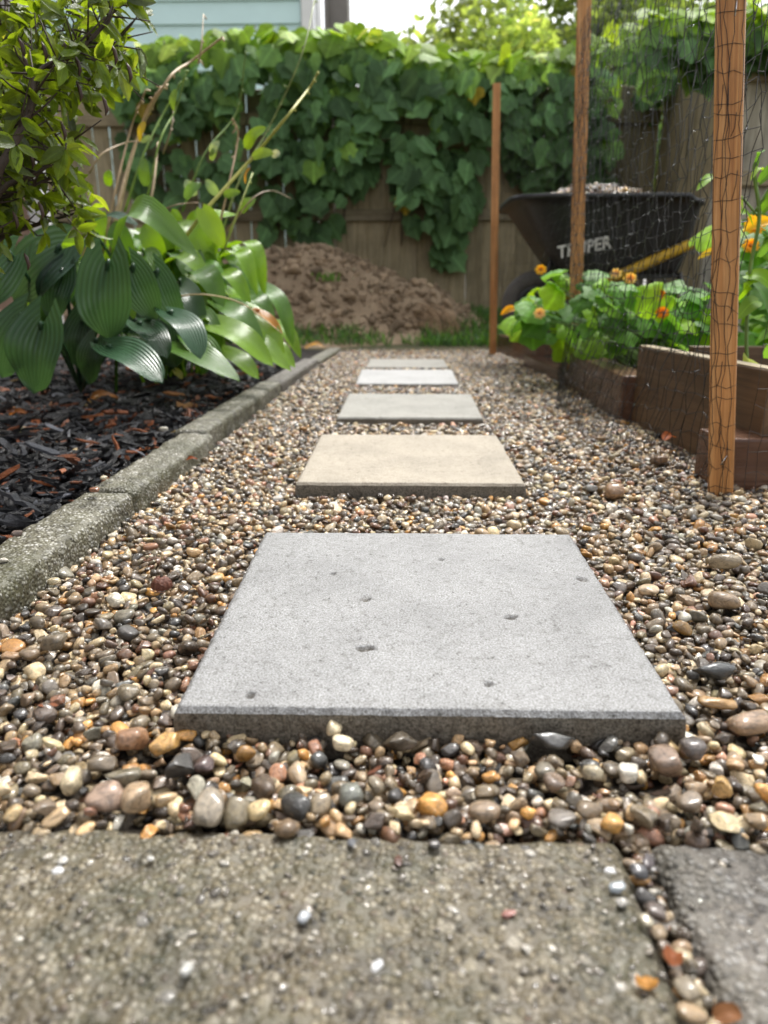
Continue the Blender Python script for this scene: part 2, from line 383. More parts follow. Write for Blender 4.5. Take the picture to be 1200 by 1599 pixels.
# ---- prototype shapes
def pebble_mesh(name, seed, angular, sub, flat=1.0):
    r = np.random.default_rng(seed); bm = bmesh.new(); bmesh.ops.create_icosphere(bm, subdivisions=sub, radius=1)
    v = np.array([p.co[:] for p in bm.verts]); fs = [[q.index for q in f.verts] for f in bm.faces]; bm.free()
    e = r.uniform(.62, .9); v = np.sign(v) * np.abs(v) ** e; 
    lump = sum(r.uniform(.03, .10) * np.sin(v @ r.normal(0, 1.6, 3) + r.uniform(0, 6)) for _ in range(5)); v = v * (1 + lump)[:, None]
    for _ in range(int(r.integers(7, 13)) if angular else int(r.integers(2, 5))):
        n = r.normal(0, 1, 3); n /= np.linalg.norm(n); d = r.uniform(.45, .85) if angular else r.uniform(.72, .95)
        s = v @ n - d; v = v - np.where(s > 0, s * (1.0 if angular else .85), 0)[:, None] * n
    if angular: v += (np.sin(v @ r.normal(0, 6, 3)) * .02 + np.sin(v @ r.normal(0, 9, 3)) * .015)[:, None] * v
    v = v / np.abs(v).max(0)
    m = mesh_from(name, v, fs, True); m.materials.append(M_PEB); return m
NP = 40
PEB = [pebble_mesh('pebble_shape', 50 + i, i % 2 == 0, 2) for i in range(NP)]
PEBH = [pebble_mesh('pebble_fine_shape', 50 + i, i % 2 == 0, 3) for i in range(NP)]
PAL = np.array([(.105, .075, .050), (.195, .155, .098), (.42, .285, .15), (.72, .58, .36), (.80, .75, .66), (.54, .28, .07), (.18, .085, .045), (.48, .25, .15), (.085, .084, .078), (.032, .028, .024), (.27, .245, .195), (.26, .19, .115)])
PW = np.array([21, 20, 15, 17, 6, 5.5, 6, 2.5, 5, 3.5, 5, 11]); PW = PW / PW.sum()
def pebble_tints(n, r):
    c = PAL[r.choice(len(PAL), n, p=PW)]; c = c * r.lognormal(-.03, .34, (n, 1)) * (1 + r.normal(0, .025, (n, 3))) * np.array([1.04, 1.0, .94]); return np.maximum(c / np.maximum(c.max(1, keepdims=True) / .78, 1), .008)

class Drop:                        # heaps pieces up: every piece comes to rest on what lies under it
    def __init__(s, x0, x1, y0, y1, cell):
        s.x0, s.y0, s.c = x0, y0, cell; s.nx = int((x1 - x0) / cell); s.ny = int((y1 - y0) / cell)
        s.X, s.Y = np.meshgrid(x0 + (np.arange(s.nx) + .5) * cell, y0 + (np.arange(s.ny) + .5) * cell, indexing='ij')
        s.H = np.zeros((s.nx, s.ny))
    def templates(s, n, dims, r):
        T = []
        for i in range(n):
            a, b, c = dims(r); th = r.uniform(0, math.pi)
            k = int(math.ceil(a / s.c)); g = (np.arange(-k, k + 1)) * s.c; gx, gy = np.meshgrid(g, g, indexing='ij')
            u = gx * math.cos(th) + gy * math.sin(th); w_ = -gx * math.sin(th) + gy * math.cos(th)
            q = 1 - (u / a) ** 2 - (w_ / b) ** 2; L = np.where(q > 0, c * np.sqrt(np.maximum(q, 0)), -50.0)
            if (q > 0).sum() == 0: L[k, k] = c
            T.append((a, b, c, th, k, L))
        T.sort(key=lambda t: -t[0]); return T
    def run(s, n, T, r, k=5, sink=.3, where=None):
        out = np.zeros((n, 7)); H = s.H; ti = np.sort((r.random(n) * len(T)).astype(int)) if False else (r.random(n) * len(T)).astype(int)
        m = 0; free = np.argwhere((H < 1) if where is None else ((H < 1) & where)); CI = free[r.integers(0, len(free), (n, k))]
        for q in range(n):
            a, b, c, th, kk, L = T[ti[q]]; best = 9; bi = None
            for i, j in CI[q]:
                if i < kk or j < kk or i >= s.nx - kk or j >= s.ny - kk: continue
                z = (H[i - kk:i + kk + 1, j - kk:j + kk + 1] + L).max()
                if z < best: best = z; bi = (i, j)
            if bi is None or best > 2: continue
            i, j = bi; z = best - sink * c; sub = H[i - kk:i + kk + 1, j - kk:j + kk + 1]; np.maximum(sub, z + L, out=sub)
            out[m] = (s.x0 + (i + .5) * s.c, s.y0 + (j + .5) * s.c, z, a, b, c, th); m += 1
        return out[:m]

# ================================================================== THE SETTING
def ground_z(x, y):
    t = np.clip((np.asarray(y, float) - 4.4) / 1.6, 0, 1); t = t * t * (3 - 2 * t)
    return -.035 + .235 * t
gx = np.unique(np.concatenate([np.linspace(-6, 6, 49), [-400, -150, -60, -25, -12, 12, 25, 60, 150, 400]]))
gy = np.unique(np.concatenate([np.linspace(-3, 9, 49), [-300, -100, -30, -10, 14, 25, 60, 150, 500]]))
GX, GY = np.meshgrid(gx, gy, indexing='ij'); GZ = ground_z(GX, GY) - .01
ny = len(gy); V = np.stack([GX, GY, GZ], -1).reshape(-1, 3); Fc = [(i * ny + j, (i + 1) * ny + j, (i + 1) * ny + j + 1, i * ny + j + 1) for i in range(len(gx) - 1) for j in range(ny - 1)]
tag(mkobj('ground', mesh_from('ground', V, Fc), M_YARD), kind='structure')

# ---- gravel path
def sheet(name, x0, x1, y0, y1, cell, zf, mat):
    nx = max(2, int((x1 - x0) / cell)); ny_ = max(2, int((y1 - y0) / cell))
    X, Y = np.meshgrid(np.linspace(x0, x1, nx + 1), np.linspace(y0, y1, ny_ + 1), indexing='ij'); Z = zf(X, Y)
    V = np.stack([X, Y, Z], -1).reshape(-1, 3); f = [(i * (ny_ + 1) + j, (i + 1) * (ny_ + 1) + j, (i + 1) * (ny_ + 1) + j + 1, i * (ny_ + 1) + j + 1) for i in range(nx) for j in range(ny_)]
    return mkobj(name, mesh_from(name, V, f), mat)
gravel = tag(sheet('gravel_path', -.47, 1.6, .30, 5.0, .05, lambda x, y: -.026 + .002 * fbm(x * 6, y * 6, 3), M_GBASE), kind='structure')

# pavers: near edge Y, centre X, z near, z far
PAVERS = [(.492, .020, .021, .036, 0.006, M_PAVER, 'large pale grey square paver in front, flecked and pitted, nearest of the stepping stones'),
          (1.208, .012, .021, .033, .002, M_PAVER_TAN, 'warm tan square paver, second stepping stone from the front'),
          (1.949, .018, .016, .030, -.006, M_PAVER_MID, 'mid grey square paver, third stepping stone in the middle of the path'),
          (2.807, .012, .011, .026, .004, M_PAVER_PALE, 'whitish square paver, the brightest stepping stone, fourth along the path'),
          (3.54, .015, .006, .012, -.004, M_PAVER_MID, 'dull grey square paver, last and farthest stepping stone before the grass')]
def paver_mesh(name, size, th, ch, n, pits=(), seed=0):
    h = size / 2; us = np.linspace(-h + ch, h - ch, n + 1); X, Y = np.meshgrid(us, us, indexing='ij')
    Z = .0007 * fbm(X * 40, Y * 40, seed, 4) + .0004 * vnoise(X * 300, Y * 300, seed + 9)
    for (px_, py_, rx, ry, d) in pits:
        q = ((X - px_) / rx) ** 2 + ((Y - py_) / ry) ** 2 + 1.3 * fbm(X * 260, Y * 260, seed + 3, 3); Z -= d * np.clip(1.3 - q, 0, 1)
    st = np.zeros_like(X)
    for (px_, py_, rx, ry, d) in pits:
        q = ((X - px_) / rx) ** 2 + ((Y - py_) / ry) ** 2 + 1.3 * fbm(X * 260, Y * 260, seed + 3, 3); st = np.maximum(st, np.clip(1.15 - q, 0, 1) * min(1, d / .003) * min(1, rx / .0055))
    V = np.stack([X, Y, Z], -1).reshape(-1, 3).tolist(); N1 = n + 1
    f = [(i * N1 + j, (i + 1) * N1 + j, (i + 1) * N1 + j + 1, i * N1 + j + 1) for i in range(n) for j in range(n)]
    ring = [(i, 0) for i in range(n)] + [(n, j) for j in range(n)] + [(n - i, n) for i in range(n)] + [(0, n - j) for j in range(n)]
    base = [i * N1 + j for i, j in ring]; prev = base
    for (off, dz, na) in ((ch * .35, -.0006, .3), (ch, -ch * .85, 1.0), (ch + .0007, -ch - .006, 1.0), (ch + .001, -th * .55, .8), (ch + .001, -th, .6)):
        cur = []
        for k, b in enumerate(base):
            x, y, z = V[b]; i, j = ring[k]; s = size * 1.0
            nx = (-1 if i == 0 else 1 if i == n else 0); nyy = (-1 if j == 0 else 1 if j == n else 0)
            w_ = .0011 * na * float(fbm(np.array([k * .31]), np.array([dz * 300.]), seed + 5, 3)[0])
            V.append([x + nx * (off + w_), y + nyy * (off + w_), z + dz + w_ * .5]); cur.append(len(V) - 1)
        m = len(base); f += [(prev[k], cur[k], cur[(k + 1) % m], prev[(k + 1) % m]) for k in range(m)]; prev = cur
    me = mesh_from(name, V, f, True); nt = n * n; m = len(base)
    at_ = me.attributes.new('pit_tone', 'FLOAT', 'POINT'); at_.data.foreach_set('value', np.concatenate([st.ravel(), np.zeros(len(V) - st.size)]).astype(np.float32))
    sh = np.ones(len(me.polygons), bool); sh[nt + m:] = False; me.polygons.foreach_set('use_smooth', sh.tolist())
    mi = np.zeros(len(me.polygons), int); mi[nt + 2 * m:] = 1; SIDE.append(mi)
    return me
SIDE = []
pav_rects = []
for k, (y0, cx, z0, z1, rz, mt, lab) in enumerate(PAVERS):
    pits = []
    cy = y0 + .2; tilt = math.atan2(z1 - z0, .4)
    if k == 0:
        for (ix, iy, rx, ry) in ((572, 936, .0055, .006), (570, 1008, .0075, .006), (908, 910, .006, .006), (798, 963, .005, .005), (390, 1076, .004, .004), (762, 1060, .0035, .004), (690, 880, .003, .003), (520, 900, .003, .003), ):
            p = at_z(ix, iy, z0 + (z1 - z0) * .4); pits.append((p.x - cx, p.y - cy, rx, ry, .005))
        for _ in range(70): pits.append((rng.uniform(-.19, .19), rng.uniform(-.19, .19), rng.uniform(.001, .0022), rng.uniform(.001, .002), .0015))
    me = paver_mesh('stepping_stone', .40, .045, .0055, 190 if k == 0 else 60, pits, 20 + k * 11)
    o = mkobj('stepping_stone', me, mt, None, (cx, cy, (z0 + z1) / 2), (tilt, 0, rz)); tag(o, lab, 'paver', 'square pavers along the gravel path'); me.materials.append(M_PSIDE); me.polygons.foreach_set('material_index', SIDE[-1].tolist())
    pav_rects.append((cx, cy, .2))

# ---- distinctive stones: px x, px y, width px, height px, colour, shape (0 round,1 angular), squash, label
STONES = [
 (86, 1003, 38, 35, (.20, .155, .10), 0, 1, 'round olive brown stone by the mossy kerb, left of the front paver'),
 (46, 1022, 30, 25, (.24, .165, .095), 0, 1, 'small striped brown stone touching the round olive one near the kerb'),
 (208, 1154, 50, 42, (.36, .19, .095), 0, 1, 'blocky rust tan stone left of the front corner of the pale paver'),
 (261, 1160, 42, 46, (.58, .33, .10), 1, 1, 'amber quartz stone beside the blocky rust tan one'),
 (161, 1192, 46, 40, (.185, .14, .09), 0, .8, 'flat olive brown disc leaning on a grey flagstone chip'),
 (193, 1213, 62, 46, (.21, .18, .115), 1, .8, 'flat olive grey flagstone chip with a notched top edge'),
 (165, 1243, 62, 50, (.42, .29, .21), 0, 1, 'pinkish beige egg shaped stone resting on the old slab edge'),
 (216, 1247, 54, 55, (.46, .32, .19), 0, 1, 'round tan stone beside the pinkish egg shaped one'),
 (327, 1262, 52, 60, (.36, .30, .22), 0, 1, 'grey beige egg standing at the slab edge, left of centre'),
 (287, 1196, 56, 46, (.075, .07, .064), 1, 1, 'dark shiny slate lump left below the front paver'),
 (320, 1194, 32, 32, (.10, .058, .05), 0, 1, 'round purple brown pebble leaning on the dark slate lump'),
 (113, 1221, 32, 46, (.68, .56, .36), 0, 1, 'tall cream pebble left of the flat olive flagstone chip'),
 (404, 1264, 38, 34, (.66, .50, .26), 0, 1, 'cream gold round pebble at the slab edge, right of the grey egg'),
 (448, 1294, 40, 32, (.21, .135, .07), 0, 1, 'brown stone overlapping the slab edge left of centre'),
 (549, 1240, 40, 42, (.21, .215, .18), 0, 1, 'grey green round pebble in the middle of the front gravel'),
 (626, 1157, 56, 36, (.105, .08, .05), 1, 1, 'rough dark brown rock under the front edge of the pale paver'),
 (522, 1136, 30, 34, (.74, .62, .40), 0, 1, 'upright cream pebble against the front face of the pale paver'),
 (535, 1161, 36, 28, (.76, .64, .43), 0, 1, 'wide cream pebble just below the upright cream one'),
 (756, 1268, 52, 36, (.30, .21, .13), 0, 1, 'smooth brown beige oval at the slab edge, right of centre'),
 (865, 1153, 76, 52, (.10, .097, .09), 1, .9, 'large dark shiny slate wedge by the right front of the paver'),
 (1040, 1190, 52, 54, (.235, .15, .095), 0, 1, 'blocky brown stone below the right corner of the pale paver'),
 (1172, 1131, 68, 44, (.33, .21, .12), 0, 1, 'big smooth tan brown oval at the right edge'),
 (1120, 1096, 68, 32, (.38, .21, .06), 1, .8, 'flat amber brown slab stone above the big tan oval'),
 (1108, 1048, 78, 44, (.055, .058, .056), 1, .9, 'nearly black slate wedge right of the pale paver'),
 (1131, 877, 52, 30, (.36, .28, .17), 0, 1, 'tan oval stone high on the right side of the gravel'),
 (1131, 938, 46, 34, (.38, .265, .155), 0, 1, 'speckled tan round stone below the high tan oval'),
 (960, 767, 30, 32, (.37, .21, .10), 0, 1, 'upright orange brown stone right of the tan paver'),
 (880, 1277, 52, 46, (.21, .18, .15), 1, .6, 'flat grey brown disc at the slab edge near the joint'),
 (1081, 1170, 44, 40, (.125, .10, .085), 0, 1, 'dark grey brown stone right of the blocky brown one'),
 (1125, 1228, 36, 36, (.60, .37, .13), 1, 1, 'golden striated quartz stone low on the right'),
 (1074, 1254, 42, 36, (.225, .165, .105), 0, 1, 'olive brown oval below the blocky brown stone'),
 (864, 1224, 38, 34, (.21, .145, .10), 0, 1, 'round brown pebble between the slate wedge and flat disc'),
 (926, 1206, 32, 32, (.46, .39, .26), 0, 1, 'pale olive cream pebble right of the round brown one'),
 (982, 1206, 32, 30, (.82, .76, .64), 0, 1, 'clean white pebble left of the blocky brown stone'),
 (84, 908, 22, 14, (.72, .60, .38), 0, 1, 'oval cream pebble beside the mossy kerb on the left'),
 (1030, 718, 26, 20, (.30, .19, .11), 0, 1, 'brown stone lying close to the timber bed'),
 (925, 762, 20, 14, (.30, .29, .26), 0, 1, 'small grey stone left of the upright orange brown one'),
 (848, 1205, 34, 30, (.17, .14, .09), 0, 1, 'olive pebble just above the round brown one'),
]
D = Drop(-.47, 1.40, .30, 4.95, .0025)
noiseH = .004 * fbm(D.X * 5, D.Y * 5, 40, 3)
D.H = -.030 + noiseH + .004 * np.exp(-np.clip(D.Y - .391, 0, 9) / .05) 
SLAB_E = lambda x: .391 + .005 * fbm(x * 14, x * 0 + 3.3, 61, 4)
D.H = np.where(D.Y < SLAB_E(D.X) - .002, -.006, D.H)
blocked = D.Y < SLAB_E(D.X) - .016
for (cx, cy, h) in pav_rects: blocked |= (np.abs(D.X - cx) < h - .0045) & (np.abs(D.Y - cy) < h - .0045)
def timber_line(p, q):             # from two pixels on the ground: (far-left), (near-right)
    return at_z(*p), at_z(*q)
blocked |= D.X < -.441
blocked |= (D.X > 1.30)
stone_objs = []
for k, (ix, iy, wpx, hpx, col, ang, sq, lab) in enumerate(STONES):
    zc = .006; P = at_z(ix, iy, zc); dist = proj(P)[2]; a = wpx * .5 * dist / F; b = hpx * .5 * dist / F
    el = math.atan2(CAMZ - zc, P.y)
    c = b * (.85 if not ang else .8) * sq; bb = b * 1.15
    zc = max(.005, c * .70)
    P = at_z(ix, iy, zc)
    me = pebble_mesh('stone', 900 + k, ang, 3)
    o = mkobj('stone', me, None, None, P, (rng.uniform(-.25, .1) - (.35 if sq < 1 else .15), rng.uniform(-.15, .15), rng.uniform(-.2, .2)), (a, bb, c), col); tag(o, lab, 'stone', 'larger stones in the gravel')
    q = ((D.X - P.x) / (a * .95)) ** 2 + ((D.Y - P.y) / (bb * .95)) ** 2
    D.H = np.where(q < 1, np.maximum(D.H, 1.5 * (q < .8) - .006), D.H)
D.H[blocked] = 5
# let the gravel run right up under the boards but not far into the bed
D.H[(D.X > .66) & (D.Y > 1.27)] = 5
r2 = np.random.default_rng(21)
def pdims(r):
    a = float(np.clip(r.lognormal(math.log(.0052 if r.random() < .66 else .0034), .34), .0022, .0115)); return a, a * r.uniform(.58, .95), a * r.uniform(.40, .78)
T = D.templates(420, pdims, r2)
PB = D.run(242000, T, r2, 4, .42)
PB = np.concatenate([PB, D.run(420, T, r2, 4, .42, (D.Y > SLAB_E(D.X) - .003) & (D.Y < SLAB_E(D.X) + .022)), D.run(170, T, r2, 3, .4, (D.Y > SLAB_E(D.X) - .006) & (D.Y < SLAB_E(D.X) + .008))])   # stones heaped against the slab
n = len(PB); zt = PB[:, 2] + PB[:, 5]
ii = np.clip(((PB[:, 0] - D.x0) / D.c).astype(int), 0, D.nx - 1); jj = np.clip(((PB[:, 1] - D.y0) / D.c).astype(int), 0, D.ny - 1)
exposed = zt > D.H[ii, jj] - .0025
rot = np.stack([r2.normal(0, .33, n), r2.normal(0, .33, n), PB[:, 6]], 1)
sc = vis_score(PB[:, :3], PB[:, 3]) * exposed
# drop pieces that are wholly buried to keep the scene light
keep = (zt > D.H[ii, jj] - .010) | (PB[:, 1] < .43)
PBk = PB[keep]; print('pebbles', n, 'kept', keep.sum())
populate(gravel, 'pebble', PEB, PBk[:, :3], rot[keep], PBk[:, 3:6] * 1.10, r2.integers(0, NP, keep.sum()), pebble_tints(keep.sum(), r2), 300, sc[keep], PEBH)

# ---- old concrete slabs at the very front
def slab(name, x0, x1, mt, lab, seed, dz=0.0):
    nx = int((x1 - x0) / .0035); ny_ = 96; us = np.linspace(x0, x1, nx + 1); V = []; 
    y0 = -.25
    ts = np.concatenate([np.linspace(0, 1, ny_) ** .45])
    E = SLAB_E(us) - .001
    rows = []
    for t_ in ts: rows.append(np.stack([us, y0 + (E - y0) * t_, us * 0], 1))
    top = np.stack(rows, 1)                       # nx+1, ny, 3
    X, Y = top[..., 0], top[..., 1]
    de = np.clip((E[:, None] - Y) / .018, 0, 1); dx = np.clip(np.minimum(X - x0, x1 - X) / .012, 0, 1)
    Z = dz + .005 * fbm(X * 22, Y * 22, seed, 5) + .0022 * fbm(X * 150, Y * 150, seed + 4, 3) - .012 * (1 - de) ** 2 - .010 * (1 - dx) ** 2
    jx = .004 * fbm(Y * 30, X * 0 + 1, seed + 8, 3) * (1 - dx)
    top = np.stack([X + jx, Y, Z], -1)
    low = top[:, -1].copy(); low[:, 2] = -.06
    V = np.concatenate([top.reshape(-1, 3), low]); f = [(i * ny_ + j, (i + 1) * ny_ + j, (i + 1) * ny_ + j + 1, i * ny_ + j + 1) for i in range(nx) for j in range(ny_ - 1)]
    o0 = (nx + 1) * ny_; f += [(i * ny_ + ny_ - 1, (i + 1) * ny_ + ny_ - 1, o0 + i + 1, o0 + i) for i in range(nx)]
    for col_ in (0, nx):                          # side walls of the joint
        b = len(V); lw = top[col_].copy(); lw[:, 2] = -.06; V = np.concatenate([V, lw])
        f += [(col_ * ny_ + j, col_ * ny_ + j + 1, b + j + 1, b + j) for j in range(ny_ - 1)]
    o = mkobj(name, mesh_from(name, V, f), mt); tag(o, lab, 'concrete slab', 'old concrete slabs at the front')
    # small stones showing in the worn surface
    m = int(800 * (x1 - x0) / .5); xs = r2.uniform(x0 + .006, x1 - .006, m); ys = r2.uniform(.18, .375, m)
    zz = dz + .005 * fbm(xs * 22, ys * 22, seed, 5) - .012 * (1 - np.clip((SLAB_E(xs) - ys) / .018, 0, 1)) ** 2
    a = np.clip(r2.lognormal(math.log(.0019), .4, m), .0009, .0045); s_ = np.stack([a, a * r2.uniform(.6, .95, m), a * .5], 1)
    tn = np.where(r2.random((m, 1)) < .28, np.array([[.42, .39, .33]]), np.array([[.13, .11, .08]])) * r2.lognormal(0, .35, (m, 1))
    populate(o, 'embedded_stone', PEB, np.stack([xs, ys, zz - a * .1], 1), np.stack([r2.normal(0, .2, m), r2.normal(0, .2, m), r2.uniform(0, 6, m)], 1), s_, r2.integers(0, NP, m), np.clip(tn, .02, .7), 40, vis_score(np.stack([xs, ys, zz], 1), a))
    return o
J0 = at_z(985, 1340, 0).x; J1 = at_z(1022, 1340, 0).x
slab('concrete_slab', -.75, J0, M_SLAB, 'wide mossy old concrete slab across the bottom, left of the joint', 70)
slab('concrete_slab', J1, .85, M_SLAB2, 'greyer old concrete slab in the bottom right corner beyond the joint', 83, -.001)
sj = [(1073, 1545, 44, 44, (.36, .29, .19), 'round beige pebble low in the joint between the slabs'),
      (1080, 1582, 60, 42, (.46, .31, .16), 'tan wedge shaped pebble lowest in the slab joint'),
      (1027, 1424, 44, 36, (.16, .115, .09), 'dark brown round pebble halfway down the slab joint'),
      (1009, 1438, 22, 26, (.74, .66, .48), 'small cream pebble left of the dark round one in the joint'),
      (1030, 1456, 30, 32, (.42, .30, .17), 'tan pebble just below the dark round one in the joint'),
      (1038, 1480, 24, 26, (.26, .19, .13), 'brown pebble above the rusty leaf scrap in the joint'),
      (998, 1360, 34, 26, (.13, .125, .13), 'grey pebble at the top of the slab joint'),
      (1012, 1345, 26, 40, (.07, .045, .045), 'dark plum chip standing at the top of the slab joint'),
      (967, 1387, 40, 22, (.42, .47, .50), 'pale blue grey chip on the slab left of the joint'),
      (972, 1410, 24, 18, (.55, .52, .46), 'whitish pebble bit on the slab beside the joint'),
      (622, 1344, 16, 30, (.16, .07, .045), 'red brown pebble lying on the slab near the gravel'),
      (679, 1318, 26, 20, (.10, .085, .075), 'dark brown pebble bit on the slab edge'),
      (797, 1426, 36, 18, (.58, .27, .22), 'flat pink chip lying on the mossy slab'),
      (474, 1432, 22, 26, (.60, .63, .66), 'white blue quartz chip on the left half of the slab'),
      (550, 1317, 20, 20, (.19, .20, .215), 'blue grey square chip on the slab edge'),
      (290, 1515, 24, 28, (.70, .69, .64), 'white oval chip low on the mossy slab'),
      (98, 1345, 20, 18, (.74, .71, .64), 'white round bit on the left of the slab'),
      (236, 1341, 14, 12, (.76, .74, .68), 'tiny white pebble on the slab edge at left')]
for k, (ix, iy, wpx, hpx, col, lab) in enumerate(sj):
    P = at_z(ix, iy, .003); d = proj(P)[2]; a = wpx * .5 * d / F * .8; b = hpx * .5 * d / F / math.sin(R(42)) * .62; col = tuple(c * .72 for c in col)
    o = mkobj('pebble_bit', pebble_mesh('pebble_bit', 1200 + k, k in (7, 8, 12, 14), 3), None, None, (P.x, P.y, P.z), (rng.uniform(-.2, .2), rng.uniform(-.2, .2), rng.uniform(-.5, .5)), (a, b, min(a, b) * .6), col)
    tag(o, lab, 'pebble', 'loose pebbles on and between the slabs')
# grit and scraps in the joint
m = 260; ys = r2.uniform(.05, .39, m); xs = r2.uniform(J0, J1, m)
joint = tag(sheet('joint_soil', J0 - .02, J1 + .02, -.2, .39, .02, lambda x, y: -.012 + .003 * fbm(x * 60, y * 60, 5), M_SOIL), kind='structure')
a = np.clip(r2.lognormal(math.log(.0042), .35, m), .002, .008)
populate(joint, 'grit', PEB, np.stack([xs, ys, -.010 + r2.uniform(0, .006, m)], 1), r2.uniform(-.5, .5, (m, 3)), np.stack([a, a * .8, a * .6], 1), r2.integers(0, NP, m), pebble_tints(m, r2) * .6, 60, vis_score(np.stack([xs, ys, xs * 0], 1), a))

# ---- kerb blocks along the left bed
KX = -.434
def kerb(y0, y1, dx, zt_, w_, rz, lab, mt=M_CURB, seed=0, h=.10):
    L = y1 - y0
    me = rough_box('kerb_block', (w_, L, h), .009, .014, .005, 300 + seed, True, L / .5)
    o = mkobj('kerb_block', me, mt, None, (KX - w_ / 2 + dx, (y0 + y1) / 2, zt_ - h / 2), (0, 0, rz)); tag(o, lab, 'kerb', 'concrete kerb blocks beside the mulch bed'); return o
kerb(.20, 1.085, .010, .037, .083, R(.1), 'nearest mossy concrete kerb block, running off the left edge', seed=0)
kerb(1.087, 1.595, .008, .0372, .082, R(.5), 'second mossy kerb block, almost flush with the nearest one', seed=7)
kerb(1.605, 2.62, -.014, .040, .076, R(-.3), 'third kerb block, paler top, below the drooping hosta leaves', seed=14)
kerb(2.63, 3.70, -.006, .034, .08, R(-.6), 'fourth kerb block, bluish grey, at the end of the hosta', M_SLAB2, 21)
kerb(3.71, 4.7, .02, .024, .08, R(-1.5), 'farthest mossy kerb block beside the dirt mound', seed=28)

# ---- mulch bed
mulch = tag(sheet('mulch_bed', -2.7, -.50, .2, 5.3, .05, lambda x, y: .004 + .012 * fbm(x * 4, y * 4, 12) + .05 * np.clip((-x - .6) / 1.2, 0, 1), M_MULCHBED), kind='structure')
def chip_mesh(seed):
    r = np.random.default_rng(seed); n = 7; up = []; lo = []
    for i in range(n):
        t = i / (n - 1) * 2 - 1; w_ = (1 - abs(t) ** r.uniform(2, 5)) * r.uniform(.65, 1) + .08; z = r.uniform(-.25, .25) + .35 * t * t * r.uniform(-1, 1)
        up += [(t + r.uniform(-.06, .06), w_, z + r.uniform(.1, .6)), (t + r.uniform(-.1, .1), -w_ * r.uniform(.6, 1), z + r.uniform(.1, .6))]
        lo += [(t, w_ * .9, z - .5), (t, -w_ * .9, z - .5)]
    V = up + lo; k = 2 * n; f = []
    for i in range(n - 1):
        a, b, c, d = 2 * i, 2 * i + 1, 2 * i + 3, 2 * i + 2
        f += [(a, b, c, d), (a + k, d + k, c + k, b + k), (a, d, d + k, a + k), (b, b + k, c + k, c)]
    f += [(0, k, k + 1, 1), (k - 2, k - 1, 2 * k - 1, 2 * k - 2)]
    m = mesh_from('mulch_chip', V, f, False); m.materials.append(M_MULCH); return m
CHIP = [chip_mesh(i) for i in range(14)]
DM = Drop(-1.9, -.505, .30, 3.6, .004)
DM.H = .012 + .010 * fbm(DM.X * 4, DM.Y * 4, 12) + .05 * np.clip((-DM.X - .6) / 1.2, 0, 1)
def cdims(r):
    a = float(np.clip(r.lognormal(math.log(.0165), .45), .006, .042)); return a, a * r.uniform(.10, .34), max(.0016, a * r.uniform(.07, .16))
TM = DM.templates(300, cdims, r2); PM = DM.run(15000, TM, r2, 3, .35); n = len(PM)
red = r2.random(n) < (.11 + .12 * (fbm(PM[:, 0] * 4, PM[:, 1] * 4, 33) > .15))
tn = np.where(red[:, None], np.array([[.32, .10, .035]]) * r2.lognormal(-.1, .5, (n, 1)), np.array([[.019, .020, .023]]) * r2.lognormal(0, .85, (n, 1)))
ii = ((PM[:, 0] - DM.x0) / DM.c).astype(int); jj = ((PM[:, 1] - DM.y0) / DM.c).astype(int)
scm = vis_score(PM[:, :3], PM[:, 3]) * (PM[:, 2] + PM[:, 5] > DM.H[ii, jj] - .002)
populate(mulch, 'mulch_chip', CHIP, PM[:, :3], np.stack([r2.normal(0, .5, n), r2.normal(0, .3, n), PM[:, 6]], 1), PM[:, 3:6] * np.array([1.0, 1.0, 1.9]), r2.integers(0, 14, n), np.clip(tn, .004, .5), 300, scm)
n = 150; xs = r2.uniform(-.43, .8, n); ys = .42 + 2.6 * r2.random(n) ** 1.6; ok = np.array([not any(abs(x - c) < h + .004 and abs(y - c2) < h + .004 for c, c2, h in pav_rects) and not (x > .55 and y > 1.2) for x, y in zip(xs, ys)]); xs, ys = xs[ok], ys[ok]; n = len(xs)
i2 = np.clip(((xs - D.x0) / D.c).astype(int), 0, D.nx - 1); j2 = np.clip(((ys - D.y0) / D.c).astype(int), 0, D.ny - 1); zs = np.minimum(D.H[i2, j2], .02) + .001; a = r2.uniform(.003, .010, n)
tn = np.array([(.03, .028, .027), (.16, .06, .03), (.28, .19, .10), (.10, .06, .035)])[r2.integers(0, 4, n)] * r2.lognormal(0, .3, (n, 1))
populate(gravel, 'mulch_chip', CHIP, np.stack([xs, ys, zs], 1), np.stack([r2.normal(0, .3, n), r2.normal(0, .3, n), r2.uniform(0, 6, n)], 1), np.stack([a, a * r2.uniform(.12, .4, n), a * .15], 1), r2.integers(0, 14, n), tn, 60, vis_score(np.stack([xs, ys, zs], 1), a))
BITS = [(6, 875, 17, 11, (.78, .72, .6), 'white pebble in the mulch at the left edge, touching the kerb'),
        (28, 832, 18, 11, (.16, .11, .085), 'brown pebble tucked between mulch and kerb'),
        (164, 800, 0, 0, None, None), (256, 670, 14, 9, (.80, .74, .6), 'cream pebble at the kerb edge of the mulch bed'),
        (284, 612, 20, 14, (.19, .21, .24), 'blue grey stone in the mulch below the hosta'),
        (218, 613, 22, 16, (.50, .30, .19), 'pinkish tan stone in the mulch under the shiny hosta leaf'),
        (163, 746, 12, 7, (.76, .66, .46), 'small cream pebble lying on top of the kerb'),
        (148, 765, 16, 9, (.35, .15, .08), 'rusty pebble lying on top of the kerb'),
        (33, 672, 24, 14, (.36, .24, .13), 'tan pebble deep in the dark mulch'), (120, 703, 14, 10, (.62, .47, .25), 'yellow tan pebble among red mulch chips')]
